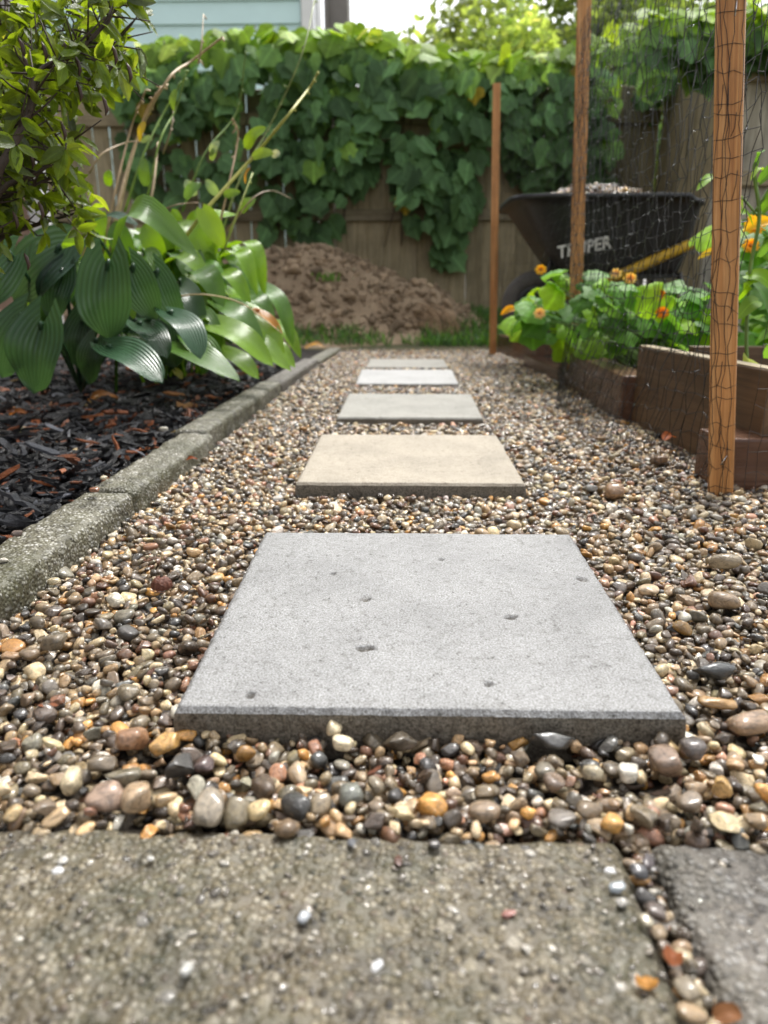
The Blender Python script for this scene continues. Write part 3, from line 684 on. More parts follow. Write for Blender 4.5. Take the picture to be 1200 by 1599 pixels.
for k, (ix, iy, wpx, hpx, col, lab) in enumerate(BITS):
    if not lab: continue
    P = at_z(ix, iy, .048 if 'top of the kerb' in lab else .04); d = proj(P)[2]; a = wpx * .5 * d / F
    tag(mkobj('pebble_bit', pebble_mesh('pebble_bit', 1300 + k, 0, 3), None, None, P, (0, 0, rng.uniform(-.3, .3)), (a, a * .8, a * .55), col), lab, 'pebble', 'pebbles in the mulch bed')

# ---- dirt mound
def mound_z(x, y):
    z = .30 * np.exp(-(((x + .28) / .60) ** 2 + ((y - 5.62) / .36) ** 2) ** 1.15) + .47 * np.exp(-(((x + 1.75) / .85) ** 2 + ((y - 5.62) / .42) ** 2) ** 1.2) + .26 * np.exp(-(((x + .85) / .5) ** 2 + ((y - 5.5) / .36) ** 2)) + .10 * np.exp(-(((x - .2) / .35) ** 2 + ((y - 5.45) / .25) ** 2))
    nz = .11 * fbm(x * 4.2, y * 4.2, 44, 5) + .045 * np.abs(fbm(x * 13, y * 13, 48, 4))
    return ground_z(x, y) - .02 + z + nz * np.clip(z * 5, 0, 1)
mound = sheet('dirt_mound', -3.0, .75, 4.75, 6.08, .03, mound_z, M_DIRT); tag(mound, 'heap of dug brown dirt in front of the fence', 'dirt heap')
n = 5200; xs = r2.uniform(-2.6, .6, n); ys = r2.uniform(4.95, 5.75, n); zz = mound_z(xs, ys); ok = zz > ground_z(xs, ys) + .02
a = np.clip(r2.lognormal(math.log(.011), .65, n), .004, .06)[ok]; xs, ys, zz = xs[ok], ys[ok], zz[ok]; n = len(xs)
tn = np.array([[.30, .222, .145]]) * r2.lognormal(0, .28, (n, 1)); 
CL = []
for i in range(6):
    m_ = pebble_mesh('dirt_clod', 700 + i, True, 2); m_.materials.clear(); m_.materials.append(M_CLOD); CL.append(m_)
populate(mound, 'dirt_clod', CL, np.stack([xs, ys, zz + a * .1], 1), r2.uniform(-1, 1, (n, 3)), np.stack([a, a * .8, a * .6], 1), r2.integers(0, 6, n), np.clip(tn, .02, .5), 60, vis_score(np.stack([xs, ys, zz], 1), a))
# straw tuft and weed on the mound
def blades(name, base, n, spread, hgt, lean, col, lab, cat, wid=.003, mat=None, group=None):
    g = Geo(); r = np.random.default_rng(abs(hash(name + str(base))) % 1000 if False else int(abs(base[0]) * 977) % 1000)
    for i in range(n):
        p = Vector(base) + Vector((r.normal(0, spread), r.normal(0, spread * .6), 0)); h = hgt * r.uniform(.5, 1.1)
        d = Vector((r.normal(lean[0], .35), r.normal(lean[1], .3), 1)).normalized(); s = d.cross(Vector((r.normal(), r.normal(), .1))).normalized() * wid
        q = p + d * h * .6; e = p + d * h + Vector((d.x, d.y, -.5)) * h * .35
        g.add([p - s, p + s, q - s * .8, q + s * .8, e], [(0, 1, 3, 2), (2, 3, 4)])
    o = mkobj(name, g.mesh(name, False), mat or M_BLADE, None, None, None, None, col); tag(o, lab, cat, group); return o
pz = at_Y(690, 470, 5.25)
blades('straw_tuft', (.27, 5.2, float(mound_z(np.array(.27), np.array(5.2))) + .0), 80, .06, .10, (.6, -.3), (.40, .31, .19), 'tuft of dry straw at the right foot of the dirt mound', 'straw', .0015, M_STEM)
# straw hangs down the slope
g = Geo()
for i in range(70):
    x = .05 + rng.uniform(0, .22); y = 5.22 + rng.uniform(-.05, .1); z0 = float(mound_z(np.array(x), np.array(y))); e = (x + .16 + rng.normal(0, .04), y - .12, z0 - .17 + rng.normal(0, .02)); 
    g.tube(curve([(x, y, z0 + .02), (x + .08, y - .07, z0 - .0 + rng.normal(0, .015)), e], 3), .0022, 3)
tag(mkobj('dry_root_bundle', g.mesh('dry_root_bundle'), M_STEM, None, None, None, None, (.44, .29, .16)), 'bundle of pale dry roots trailing down the mound', 'roots')
blades('weed', (-.55, 5.35, float(mound_z(np.array(-.55), np.array(5.35))) - .01), 60, .05, .09, (0, 0), (.10, .20, .04), 'green weed growing on top of the dirt mound', 'weed', .008)
blades('weed', (-1.42, 5.3, float(mound_z(np.array(-1.42), np.array(5.3))) - .01), 40, .04, .08, (0, 0), (.14, .22, .07), 'pale weed on the left shoulder of the dirt mound', 'weed', .008)
# grass strip
def blade_mesh():
    m = mesh_from('grass_blade', [(-.08, 0, 0), (.08, 0, 0), (-.06, .12, .5), (.06, .12, .5), (0, .45, 1)], [(0, 1, 3, 2), (2, 3, 4)], False, [(-1, 0), (1, 0), (-1, .5), (1, .5), (0, 1)]); m.materials.append(M_BLADE); return m
n = 16000; xs = r2.uniform(-1.4, 2.2, n); ys = r2.uniform(4.92, 5.95, n); mz = mound_z(xs, ys) - ground_z(xs, ys); dens = fbm(xs * 3, ys * 3, 90) + np.where(xs > .35, .15, 0)
ok = (mz < .06) & (dens > -.12) ; xs, ys = xs[ok], ys[ok]; n = len(xs); h = r2.uniform(.04, .10, n)
grass = scatter_obj('grass', proto_collection('proto_grass', [blade_mesh()]), np.stack([xs, ys, np.maximum(ground_z(xs, ys) - .01, mound_z(xs, ys) - .008)], 1), np.stack([r2.normal(0, .3, n), r2.normal(0, .3, n), r2.uniform(0, 6.3, n)], 1), np.stack([h * .8, h, h], 1), np.zeros(n), np.array([[.09, .21, .055]]) * r2.lognormal(0, .3, (n, 1)), None)
grass['label'] = 'short green grass between gravel and dirt mound'; grass['category'] = 'grass'
n = 160; xs = r2.uniform(.35, 1.2, n); ys = r2.uniform(5.72, 5.95, n); a = r2.uniform(.012, .03, n)
rub = scatter_obj('rubble', proto_collection('proto_rubble', PEB), np.stack([xs, ys, ground_z(xs, ys) + .02], 1), r2.uniform(-1, 1, (n, 3)), np.stack([a, a, a * .5], 1), r2.integers(0, NP, n), np.array([[.5, .45, .42]]) * r2.lognormal(0, .35, (n, 1)), None)
rub['label'] = 'pale stone rubble along the foot of the fence'; rub['category'] = 'rubble'

# ================================================================== FENCE
def fence(name, lab, p0, p1, zb, zt_, mt, rails, seed, gap=.006, pw=.135, posts=(), wob=.012):
    p0 = Vector((*p0, 0)); p1 = Vector((*p1, 0)); L = (p1 - p0).length; d = (p1 - p0) / L; rz = math.atan2(d.y, d.x); nrm = Vector((d.y, -d.x, 0))
    t = thing(name, lab, 'fence', (p0 + p1) / 2 + Vector((0, 0, zb))); r = np.random.default_rng(seed); n = int(math.ceil(L / (pw + gap))); pitch = L / n; pw = pitch - gap; ms = []
    for k in range(5): ms.append(board_mesh('picket', pw * (1 - (.010 * k if gap > .002 else 0)), .017, zt_ - zb, .006, 1)); ms[-1].materials.append(mt)
    for i in range(n):
        c = p0 + d * ((i + .5) * pitch); c = c + nrm * (.0022 if i % 2 else -.0022) * (gap < .002); o = mkobj('picket', ms[int(r.integers(5))], None, t, (c.x, c.y, (zb + zt_) / 2 + r.uniform(-wob, wob)), (r.normal(0, .003), r.normal(0, .004), rz))
    for zr, hh in rails:
        m_ = board_mesh('rail', L, .04, hh, .003, 1); m_.materials.append(M_RAIL); c = (p0 + p1) / 2 + nrm * .031; mkobj('rail', m_, None, t, (c.x, c.y, zr), (0, 0, rz))
    for s in posts:
        m_ = board_mesh('post', .09, .09, zt_ - zb + .08, .004, 1); m_.materials.append(mt); c = p0 + d * s + nrm * .10; mkobj('post', m_, None, t, (c.x, c.y, (zb + zt_) / 2), (0, 0, rz))
    return t
FY = 6.15
fence('wood_fence', 'weathered brown board fence on the left with thin gaps of light between boards', (-4.2, FY), (-.56, FY), .17, 1.86, M_PICK, ((.955, .085), (1.64, .085)), 3, .003)
fence('wood_fence', 'tighter brown board fence behind the dirt mound and wheelbarrow, under the vine', (-.555, FY), (1.93, FY), .17, 1.86, M_PICK, ((.955, .085), (1.64, .085)), 8, -.004)
fence('wood_fence', 'short dark return of the fence behind the wheelbarrow', (1.95, 4.93), (1.95, FY - .02), .10, 1.86, M_PICK, ((1.0, .085), (1.6, .085)), 4, -.004)
fence('wood_fence', 'pale grey board fence panel on the right behind the garden bed', (1.90, 4.90), (4.6, 4.90), .08, 1.90, M_PICK2, ((1.03, .085), (1.60, .085)), 5, -.004, .14)

# ================================================================== VINE
def ivy_mesh(seed):
    r = np.random.default_rng(seed)
    out = [(0, -.08), (.24, -.24), (.48, -.15), (.60, .08), (.56, .30), (.60, .46), (.40, .60), (.20, .78), (0, 1.0)]
    out = [(x * r.uniform(.88, 1.12), y * r.uniform(.92, 1.08)) for x, y in out]; L = [(-x * r.uniform(.9, 1.1), y) for x, y in out[1:-1]][::-1]
    ring = out + L; V = [(0, .1, 0)]; 
    for x, y in ring: V.append((x, y, -.10 * abs(x) ** 1.3 * 2 - .12 * max(y, 0) ** 2 + r.uniform(-.03, .03)))
    n = len(ring); f = [(0, 1 + i, 1 + (i + 1) % n) for i in range(n)]
    m = mesh_from('vine_leaf', V, f, True, [(v[0], v[1]) for v in V]); m.materials.append(M_IVY); return m
IVY = [ivy_mesh(i) for i in range(6)]
def interp(x, pts): return np.interp(x, [p[0] for p in pts], [p[1] for p in pts])
def vine(lab, Yf, xr, top, bot, n, seed, dens=None, sz=.135, loc=(0, 0, 0)):
    """top and bot give the edge of the mass in photo pixels; leaves lie in a layer 5-30 cm in front of the boards"""
    r = np.random.default_rng(seed); t = thing('climbing_vine', lab, 'vine', loc); pos = []; rot_ = []; scl = []; tn = []
    while len(pos) < n:
        x = r.uniform(*xr); a = interp(x, top); b = interp(x, bot) + 28 * vnoise(np.array([x / 24. + seed * 7]), np.array([.5]), 210)[0]; u = r.random() ** 1.15; y = a + (b - a) * u
        if dens is not None and r.random() > dens(x, y): continue
        if y > a + 90 and fbm(np.array([x / 55. + seed]), np.array([y / 55.]), 200, 2)[0] > .10 and r.random() < .93: continue
        ed = np.clip(min((b - y) / 60., 1), .15, 1); yy = Yf(x) - .05 - r.uniform(0, .32) * ed
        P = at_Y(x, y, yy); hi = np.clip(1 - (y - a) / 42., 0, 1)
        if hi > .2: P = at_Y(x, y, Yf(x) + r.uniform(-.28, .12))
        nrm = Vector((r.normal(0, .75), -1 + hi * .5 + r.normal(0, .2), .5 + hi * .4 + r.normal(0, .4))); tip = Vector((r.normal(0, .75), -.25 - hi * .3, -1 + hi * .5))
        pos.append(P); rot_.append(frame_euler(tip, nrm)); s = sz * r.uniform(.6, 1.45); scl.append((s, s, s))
        base = np.array((.105, .205, .085)) * (1 - hi) + np.array((.24, .40, .02)) * hi  # lime towards the top edge: backlight put into the leaf tint
        if r.random() < .06: base = np.array((.12, .22, .04))
        if r.random() < .008: base = np.array((.30, .22, .03))
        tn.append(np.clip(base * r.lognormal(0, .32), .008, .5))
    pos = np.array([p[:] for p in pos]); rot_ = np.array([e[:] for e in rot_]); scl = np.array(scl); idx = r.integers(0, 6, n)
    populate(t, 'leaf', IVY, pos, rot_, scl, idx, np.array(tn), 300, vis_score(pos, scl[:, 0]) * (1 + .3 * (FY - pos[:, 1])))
    g = Geo()
    for k in range(22):
        x = r.uniform(*xr); a, b = interp(x, top), interp(x, bot); p0 = at_Y(x, a, Yf(x) - .05); pm = at_Y(x + r.normal(0, 15), (a + b) / 2, Yf(x) - .07); pe = at_Y(x + r.normal(0, 25), b - 5, Yf(x) - .05); g.tube(curve([p0, pm, pe], 5), .004, 4)
    mkobj('stem', g.mesh('stem'), M_BARK, t)
    return t
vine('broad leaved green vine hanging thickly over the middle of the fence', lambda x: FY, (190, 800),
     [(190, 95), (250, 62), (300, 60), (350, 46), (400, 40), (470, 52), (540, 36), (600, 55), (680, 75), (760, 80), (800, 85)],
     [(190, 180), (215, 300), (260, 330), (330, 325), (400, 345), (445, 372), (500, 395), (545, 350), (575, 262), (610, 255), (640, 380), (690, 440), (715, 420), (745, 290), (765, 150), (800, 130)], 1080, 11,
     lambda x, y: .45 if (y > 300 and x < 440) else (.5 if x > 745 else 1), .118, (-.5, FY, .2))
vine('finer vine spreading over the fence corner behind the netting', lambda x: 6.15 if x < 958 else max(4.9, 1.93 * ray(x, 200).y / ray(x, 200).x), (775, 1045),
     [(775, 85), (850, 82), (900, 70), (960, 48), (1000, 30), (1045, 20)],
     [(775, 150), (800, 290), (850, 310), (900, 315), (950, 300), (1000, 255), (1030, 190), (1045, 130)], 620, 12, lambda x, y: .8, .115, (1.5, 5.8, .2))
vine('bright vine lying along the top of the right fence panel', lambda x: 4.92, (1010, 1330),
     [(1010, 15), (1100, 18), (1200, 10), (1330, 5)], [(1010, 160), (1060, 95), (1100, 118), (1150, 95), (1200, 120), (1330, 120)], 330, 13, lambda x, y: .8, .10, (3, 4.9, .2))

# ================================================================== HOUSES AND TREES BEHIND
hx = -.126 * 9.0
house = thing('house', 'pale teal sided house behind the fence at upper left', 'house', (-3.6, 9.2, 0))
zs = 2.978 - .224 * 12; k = 0; sm = board_mesh('siding_plank', 6.0, .022, .250, .002, 1); sm.materials.append(M_SIDING)
while zs < 4.6:
    mkobj('siding_plank', sm, None, house, (hx - 3.0 - .02, 9.0, zs + .112), (R(-7.0), 0, 0)); zs += .224
g = Geo(); g.box((hx - 3.0, 9.13, 2.2), (6.0, .2, 5.0)); mkobj('wall', g.mesh('wall', False), M_GREY, house)
m_ = board_mesh('corner_trim', .13, .10, 5.0, .006, 1); m_.materials.append(M_TRIM); mkobj('corner_trim', m_, None, house, (hx + .06, 8.97, 2.2))
g = Geo(); g.tube([(hx + .17, 9.0, -.2), (hx + .17, 9.0, 4.6)], .038, 8); g.tube([(hx + .16, 9.0, 2.4), (hx + .16, 9.0, 2.43)], .046, 8); mkobj('downspout', g.mesh('downspout'), M_TRIM, house)
g = Geo(); g.box((hx + .36, 9.25, 2.2), (.26, .4, 5.0)); g.box((hx + .26, 9.02, 2.2), (.035, .06, 5.0)); mkobj('side_wall', g.mesh('side_wall', False), M_GREY, house)
# near house at the left edge
nh = thing('house_wall', 'tan brown sided house wall with white corner board at far left', 'house', (-2.75, 3, 0))
pm = board_mesh('siding_plank', .014, 6.0, .125, .002, 1); pm.materials.append(M_TANWALL)
for i in range(28): mkobj('siding_plank', pm, None, nh, (-2.40, 1.85, .08 + i * .115), (0, R(5), 0))
m_ = board_mesh('corner_trim', .11, .12, 3.4, .004, 1); m_.materials.append(M_TRIM); mkobj('corner_trim', m_, None, nh, (-2.365, 4.92, 1.65))
g = Geo(); g.box((-2.63, 1.9, 1.6), (.4, 6.0, 3.3)); mkobj('wall', g.mesh('wall', False), M_TANWALL, nh)

def leafq(seed):
    r = np.random.default_rng(seed); V = [(0, 0, 0), (.32, .35, .06), (.26, .75, .0), (0, 1, -.08), (-.26, .75, .0), (-.32, .35, .06)]
    m = mesh_from('tree_leaf', V, [(0, 1, 2, 3), (0, 3, 4, 5)], False, [(v[0], v[1]) for v in V]); m.materials.append(M_TREE); return m
TL = [leafq(0)]
def tree(loc, h, rad, n, lab, col, seed, squash=1.0, group='trees beyond the fence'):
    r = np.random.default_rng(seed); x, y, z = loc; t = thing('tree', lab, 'tree', loc, group); g = Geo()
    top = Vector((x, y, z + h)); g.tube([(x, y, z), (x + .1, y, z + h * .35), (x - .05, y + .1, z + h * .75)], [.16, .12, .05], 8); cl = []
    for i in range(34):
        d = Vector((r.normal(), r.normal(), r.normal() * .9)).normalized() * rad * r.uniform(.35, 1.0); c = Vector((x, y, z + h * .72)) + Vector((d.x, d.y, d.z * squash)); cl.append((c, r.uniform(.18, .34) * rad))
        if i % 2 == 0: b = Vector((x, y, z + h * r.uniform(.3, .6))); g.tube(curve([b, (b + c) / 2 + Vector((0, 0, .15)), c], 3), [.05, .045, .04, .03, .025, .02, .01], 5)
    mkobj('trunk', g.mesh('trunk'), M_TRUNK, t)
    ci = r.integers(0, len(cl), n); C = np.array([cl[i][0][:] for i in ci]); RR = np.array([cl[i][1] for i in ci]); v = r.normal(0, 1, (n, 3)); v /= np.linalg.norm(v, axis=1)[:, None]
    pos = C + v * (RR * r.random(n) ** .4)[:, None]; s = r.uniform(.10, .19, n); sh = r.lognormal(0, .3, (len(cl), 1))[ci]
    o = scatter_obj('crown', proto_collection('proto_crown', TL), pos, r.uniform(-3.1, 3.1, (n, 3)), np.stack([s, s * 1.2, s], 1), np.zeros(n), np.clip(np.array([col]) * sh * r.lognormal(0, .2, (n, 1)), .01, .6), t)
tree((1.6, 13.5, .2), 4.2, 2.0, 9000, 'pale airy tree behind the fence in the middle', (.19, .26, .09), 31)
tree((4.3, 15.0, .2), 5.2, 2.4, 10000, 'tall bushy tree behind the fence between the two stakes', (.16, .23, .08), 32)
tree((7.2, 13.0, .2), 5.0, 2.4, 8000, 'darker tree behind the right fence panel', (.10, .17, .06), 33)
tree((-9.0, 17.0, .2), 6.0, 2.6, 2500, 'tree standing far left behind the teal house', (.14, .22, .08), 34)

# ================================================================== TIMBERS AND STAKES
def timber(p, q, h, th, lab, name='landscape_timber', mt=None, cat='timber', z0=-.03, side=1, bev=.006, group=None, capm=None):
    """runs from ground point p to ground point q; thickness goes to the right of the line"""
    p = Vector((p[0], p[1], 0)); q = Vector((q[0], q[1], 0)); d = (q - p); L = d.length; d.normalize(); nrm = Vector((-d.y, d.x, 0)) * side; c = (p + q) / 2 + nrm * th / 2
    m_ = board_mesh(name, L, th, h - z0, bev, 2); m_.materials.append(mt or M_TIMB)
    o = mkobj(name, m_, None, None, (c.x, c.y, (h + z0) / 2), (0, 0, math.atan2(d.y, d.x))); tag(o, lab, cat, group)
    if capm:
        m2 = board_mesh('top_edge', L - .004, th - .004, .003, .001, 1); m2.materials.append(capm); mkobj('top_edge', m2, None, o, (c.x, c.y, h + .0012), (0, 0, math.atan2(d.y, d.x)))
    return o
gT = 'timbers edging the garden bed'
pB0, pB1 = at_z(886, 602), at_z(966, 658)
pA0 = at_z(972, 655); Xa = pA0.x + .012
timber((1.55, 1.285), (.572, 1.285), .088, .11, 'low brown timber lying crosswise behind the tall front stake', side=-1, group=gT)
timber((Xa + .02, 1.20 + .11), (Xa, 1.99), .205, .038, 'tall brown board on edge with pale cut top, left side of the bed', 'garden_board', M_BOARD, 'board', -.03, -1, .003, gT, M_BEDGE)
timber((pB1.x, pB1.y), (pB0.x, pB0.y), .125, .09, 'brown timber left of the tall board, damp pale top', side=-1, group=gT)
timber(tuple(at_z(890, 604)[:2]), tuple(at_z(818, 570)[:2]), .052, .085, 'low reddish timber behind the second stake', side=-1, group=gT)
timber(tuple(at_z(836, 568)[:2]), tuple(at_z(776, 549)[:2]), .105, .10, 'farthest dark timber beside the thin far stake', side=-1, group=gT)
timber((1.75, 2.05), (.80, 2.05), .20, .04, 'dark board across the back of the near bed', 'garden_board', M_BOARD, 'board', -.03, -1, .003, gT)
soil = tag(sheet('garden_soil', .66, 2.6, 1.40, 4.4, .06, lambda x, y: .045 + .012 * fbm(x * 6, y * 6, 19), M_SOIL), kind='structure')

def stake(xb, yb, Y, xt, yt, w_, lab, extra=0, zb=-.05):
    b = at_Y(xb, yb, Y); t_ = at_Y(xt, yt, Y - .0); d = (t_ - b).normalized(); b = b - d * ((b.z - zb) / d.z); t_ = t_ + d * extra; L = (t_ - b).length
    o = thing('garden_stake', lab, 'stake', b, 'wooden garden stakes holding the netting'); zx = d; xx = Vector((b.y, -b.x, 0)); xx = (xx - zx * xx.dot(zx)).normalized(); yx = zx.cross(xx); q = Matrix((xx, yx, zx)).transposed().to_euler()
    m_ = board_mesh('post', w_, w_, L, .0025, 2); m_.materials.append(M_STAKE); c = (b + t_) / 2
    s = mkobj('post', m_, None, o, c, q); return o, b, t_
s1, s1b, s1t = stake(1126, 755, 1.265, 1142, 0, .041, 'thick wet cedar stake in front, wrapped in black netting', .30)
s2, s2b, s2t = stake(897, 556, 3.02, 913, 0, .050, 'middle cedar stake standing behind the damp brown timber', .05)
s3, s3b, s3t = stake(770, 546, 4.45, 776, 131, .042, 'far thin cedar stake with flat cut top at the end of the path')
# staples
for (ix, iy, rr) in ((1150, 12, .0), (1131, 718, .5)):
    p = at_Y(ix, iy, 1.2435); g = Geo(); dd = Vector((math.sin(rr) * .011, 0, math.cos(rr) * .011)); g.tube([p - dd, p + dd], .0012, 5); mkobj('staple', g.mesh('staple'), M_STAPLE, s1)

# ---- netting
net = thing('garden_netting', 'black plastic garden netting beaded with rain, strung between the stakes', 'netting', (s1b.x, 2, 0)); drops = []
def netsheet(a, b, z0, z1, du, dv, bulge, seed, jit=.004, rad=.00078, name='mesh_panel', flare=0.0):
    a = Vector((a[0], a[1], 0)); b = Vector((b[0], b[1], 0)); L = (b - a).length; d = (b - a) / L; nr = Vector((d.y, -d.x, 0)); r = np.random.default_rng(seed); nu = int(L / du); nv = int((z1 - z0) / dv); P = {}
    for i in range(nu + 1):
        for j in range(nv + 1):
            u = i / nu; v = j / nv; fl = flare * max(0, .22 - v) / .22 * math.sin(math.pi * min(1, u * 1.1))
            off = bulge * math.sin(math.pi * u) * (math.sin(v * 9 + seed) * .5 + .3) + r.normal(0, jit) + fl
            sag = -.03 * math.sin(math.pi * u) * (1 + .5 * math.sin(v * 14 + seed)) + r.normal(0, jit * .7)
            P[i, j] = a + d * (u * L + (r.normal(0, jit * .7) if 0 < i < nu else 0)) + nr * off + Vector((0, 0, z0 + v * (z1 - z0) + sag))
    g = Geo()
    for i in range(nu + 1):
        for j in range(nv + 1):
            if j < nv: g.tube([P[i, j], P[i, j + 1]], rad, 3, False)
            if i < nu: g.tube([P[i, j], P[i + 1, j]], rad, 3, False)
            if r.random() < .38: drops.append((P[i, j].lerp(P[min(i + 1, nu), j], r.random()), r.uniform(.0006, .0016)))
    mkobj(name, g.mesh(name), M_NET, net)
fr = s1b + Vector((-.018, -.0235, 0)); top1 = s1t
netsheet((s1b.x - .024, s1b.y - .0), (s2b.x - .075, s2b.y - .03), .02, 1.28, .021, .036, -.03, 1, .005, flare=-.10)
netsheet((s2b.x - .03, s2b.y), (s3b.x - .02, s3b.y), .04, 1.30, .040, .045, .06, 2, .006, .0005)
netsheet((s1b.x + .022, s1b.y - .024), (1.30, 1.20), .0, .95, .021, .036, .03, 3, .004, .0005)
# strands wrapped over the stake front
ax = (s1t - s1b).normalized(); g = Geo(); r = np.random.default_rng(5)
fx = Vector((s1b.y, -s1b.x, 0)).normalized(); fn = Vector((-s1b.x, -s1b.y, 0)).normalized()     # across the face and out of it
def onface(u, z, out=.0215): return s1b + ax * (z / ax.z) + fx * (u * .0205) + fn * (out + .0006)
for k in range(5):
    pts = []; u = -.7 + k * .33 + r.normal(0, .1)
    for i in range(46):
        u = float(np.clip(u + r.normal(0, .14), -.95, .95)); pts.append(onface(u, .01 + i * .0208, .0215 + abs(r.normal(0, .0012))))
    g.tube(pts, .0005, 4)
z = .02
while z < .95:
    z += abs(r.normal(.034, .012)); t_ = r.normal(0, .006); g.tube([onface(-1.06, z - t_, .019), onface(-.4, z + r.normal(0, .003)), onface(.3, z + r.normal(0, .003)), onface(1.06, z + t_, .019)], .00045, 4)
    if r.random() < .45:
        u = r.uniform(-.9, .4); g.tube([onface(u, z), onface(u + .25, z + r.uniform(.01, .03)), onface(u + .35, z + r.uniform(.03, .05))], .0005, 4)
mkobj('wrapped_strand', g.mesh('wrapped_strand'), M_NET, net)
bmd = bmesh.new(); bmesh.ops.create_icosphere(bmd, subdivisions=1, radius=1); dm = bm_mesh('raindrop', bmd, True); dm.materials.append(M_DROP)
dp = np.array([p[0][:] for p in drops]); ds = np.array([p[1] for p in drops]); n = len(dp)
scatter_obj('raindrop', proto_collection('proto_raindrop', [dm]), dp, np.zeros((n, 3)), np.stack([ds] * 3, 1), np.zeros(n), np.ones((n, 3)), net)

# ================================================================== WHEELBARROW
WY = 3.9
wb = thing('wheelbarrow', 'black wheelbarrow with white lettering and yellow handles, heaped with gravel', 'wheelbarrow', (1.25, WY, .06))
rl = at_Y(795, 316, WY); rr_ = at_Y(1072, 322, WY); rimz = rl.z; bl = at_Y(868, 428, WY); br = at_Y(1045, 425, WY); botz = bl.z
def tray_ring(t, inset=0.0, n=40):
    x0 = bl.x + (rl.x - bl.x) * t ** .85 + inset; x1 = br.x + (rr_.x - br.x) * t ** .6 - inset; hw = .20 + (.335 - .20) * t - inset; z = botz + (rimz - botz) * t; cx = (x0 + x1) / 2; hx_ = (x1 - x0) / 2; e = .35; pts = []
    for i in range(n):
        an = 2 * math.pi * i / n; c, s = math.cos(an), math.sin(an)
        pts.append((cx + hx_ * math.copysign(abs(c) ** e, c), WY + hw * math.copysign(abs(s) ** e, s), z + .02 * t * (c > .5) * -1))
    return pts
rings = [tray_ring(t_) for t_ in (0, .08, .25, .45, .65, .85, 1.0)]; n = 40; V = []; f = []
lip = [(x + (.025 if x > 1.25 else -.025) * 0 + (x - 1.25) * .04, WY + (y - WY) * 1.05, z - .002) for x, y, z in rings[-1]]; lip2 = [(x, y, z - .022) for x, y, z in lip]
inner = [tray_ring(t_, .008) for t_ in (1.0, .6, .1)]
allr = [lip2, lip] ; chain = rings[:] ; seq = rings + [lip2[:], lip[:]] 
seq = rings[:-1] + [[(x, y, z - .02) for x, y, z in rings[-1]], lip2, lip, rings[-1]] + inner
for rg in seq: V += rg
for k in range(len(seq) - 1):
    for i in range(n): f.append((k * n + i, k * n + (i + 1) % n, (k + 1) * n + (i + 1) % n, (k + 1) * n + i))
f.append(tuple(range(n))[::-1]); b = (len(seq) - 1) * n; f.append(tuple(range(b, b + n)))
mkobj('tray', mesh_from('tray', V, f), M_BLACK, wb)
wc = Vector((at_Y(836, 462, WY).x, WY, .12 + .17))
def lathe(pr, axis_c, n=28):       # profile (r, offset along Y), round the Y axis
    V = [(axis_c.x + r_ * math.cos(2 * math.pi * i / n), axis_c.y + o_, axis_c.z + r_ * math.sin(2 * math.pi * i / n)) for r_, o_ in pr for i in range(n)]; k = len(pr)
    return V, [(a * n + i, a * n + (i + 1) % n, (a + 1) % k * n + (i + 1) % n, (a + 1) % k * n + i) for a in range(k) for i in range(n)]
wheel = mkobj('wheel', mesh_from('wheel', *lathe([(.03, -.045), (.03, .045), (.018, .045), (.018, -.045)], wc)), M_STEEL, wb)
mkobj('tyre', mesh_from('tyre', *lathe([(.10, -.035), (.13, -.05), (.158, -.04), (.17, -.018), (.172, 0), (.17, .018), (.158, .04), (.13, .05), (.10, .035)], wc)), M_RUBBER, wheel)
mkobj('rim', mesh_from('rim', *lathe([(.032, -.012), (.08, -.03), (.102, -.036), (.102, .036), (.08, .03), (.032, .012)], wc)), M_STEEL, wheel)
for s in (-1, 1):
    HY = WY + s * .27; e1 = at_Y(1097, 373, WY - .27); e0 = at_Y(972, 428, WY - .27); sl_h = (e1 - e0) / (e1.x - e0.x); pts_h = [Vector((wc.x - .02, WY + s * .09, wc.z))] + [Vector((x_, HY if x_ > bl.x + .25 else WY + s * (.09 + .18 * (x_ - wc.x) / (bl.x + .25 - wc.x)), e0.z + (x_ - e0.x) * sl_h.z)) for x_ in np.linspace(wc.x + .15, e1.x, 7)]
    g = Geo(); g.tube(pts_h, [.017, .02, .022, .024, .025, .025, .024, .021], 8); mkobj('handle', g.mesh('handle'), M_YELLOW, wb)
    g = Geo(); g.tube([(br.x - .02, WY + s * .2, botz), (br.x + .08, WY + s * .24, .065), (br.x - .12, WY + s * .24, .065), (br.x - .28, WY + s * .18, botz - .01)], .014, 7); mkobj('leg', g.mesh('leg'), M_STEEL, wb)
    g = Geo(); g.tube([(wc.x + .0, WY + s * .08, wc.z), (bl.x - .04, WY + s * .12, botz + .10)], .011, 6); mkobj('brace', g.mesh('brace'), M_STEEL, wb)
g = Geo(); g.box(((bl.x + br.x) / 2, WY, botz - .012), (br.x - bl.x, .30, .02)); mkobj('under_frame', g.mesh('under_frame', False), M_STEEL, wb)
tc = bpy.data.curves.new('lettering', 'FONT'); tc.body = 'TRUPER'; tc.size = 1; tc.extrude = .012; tc.offset = .025; tc.space_character = 1.02
to = bpy.data.objects.new('lettering', tc); tm = bpy.data.meshes.new_from_object(to); bpy.data.objects.remove(to); tm.name = 'lettering'
xs = [v.co.x for v in tm.vertices]; wt = max(xs) - min(xs)
la = at_Y(874, 403, WY - .27); lb = at_Y(958, 386, WY - .27); sc_ = (lb - la).length / wt
x_min = min(xs); th = math.atan2(lb.z - la.z, lb.x - la.x)
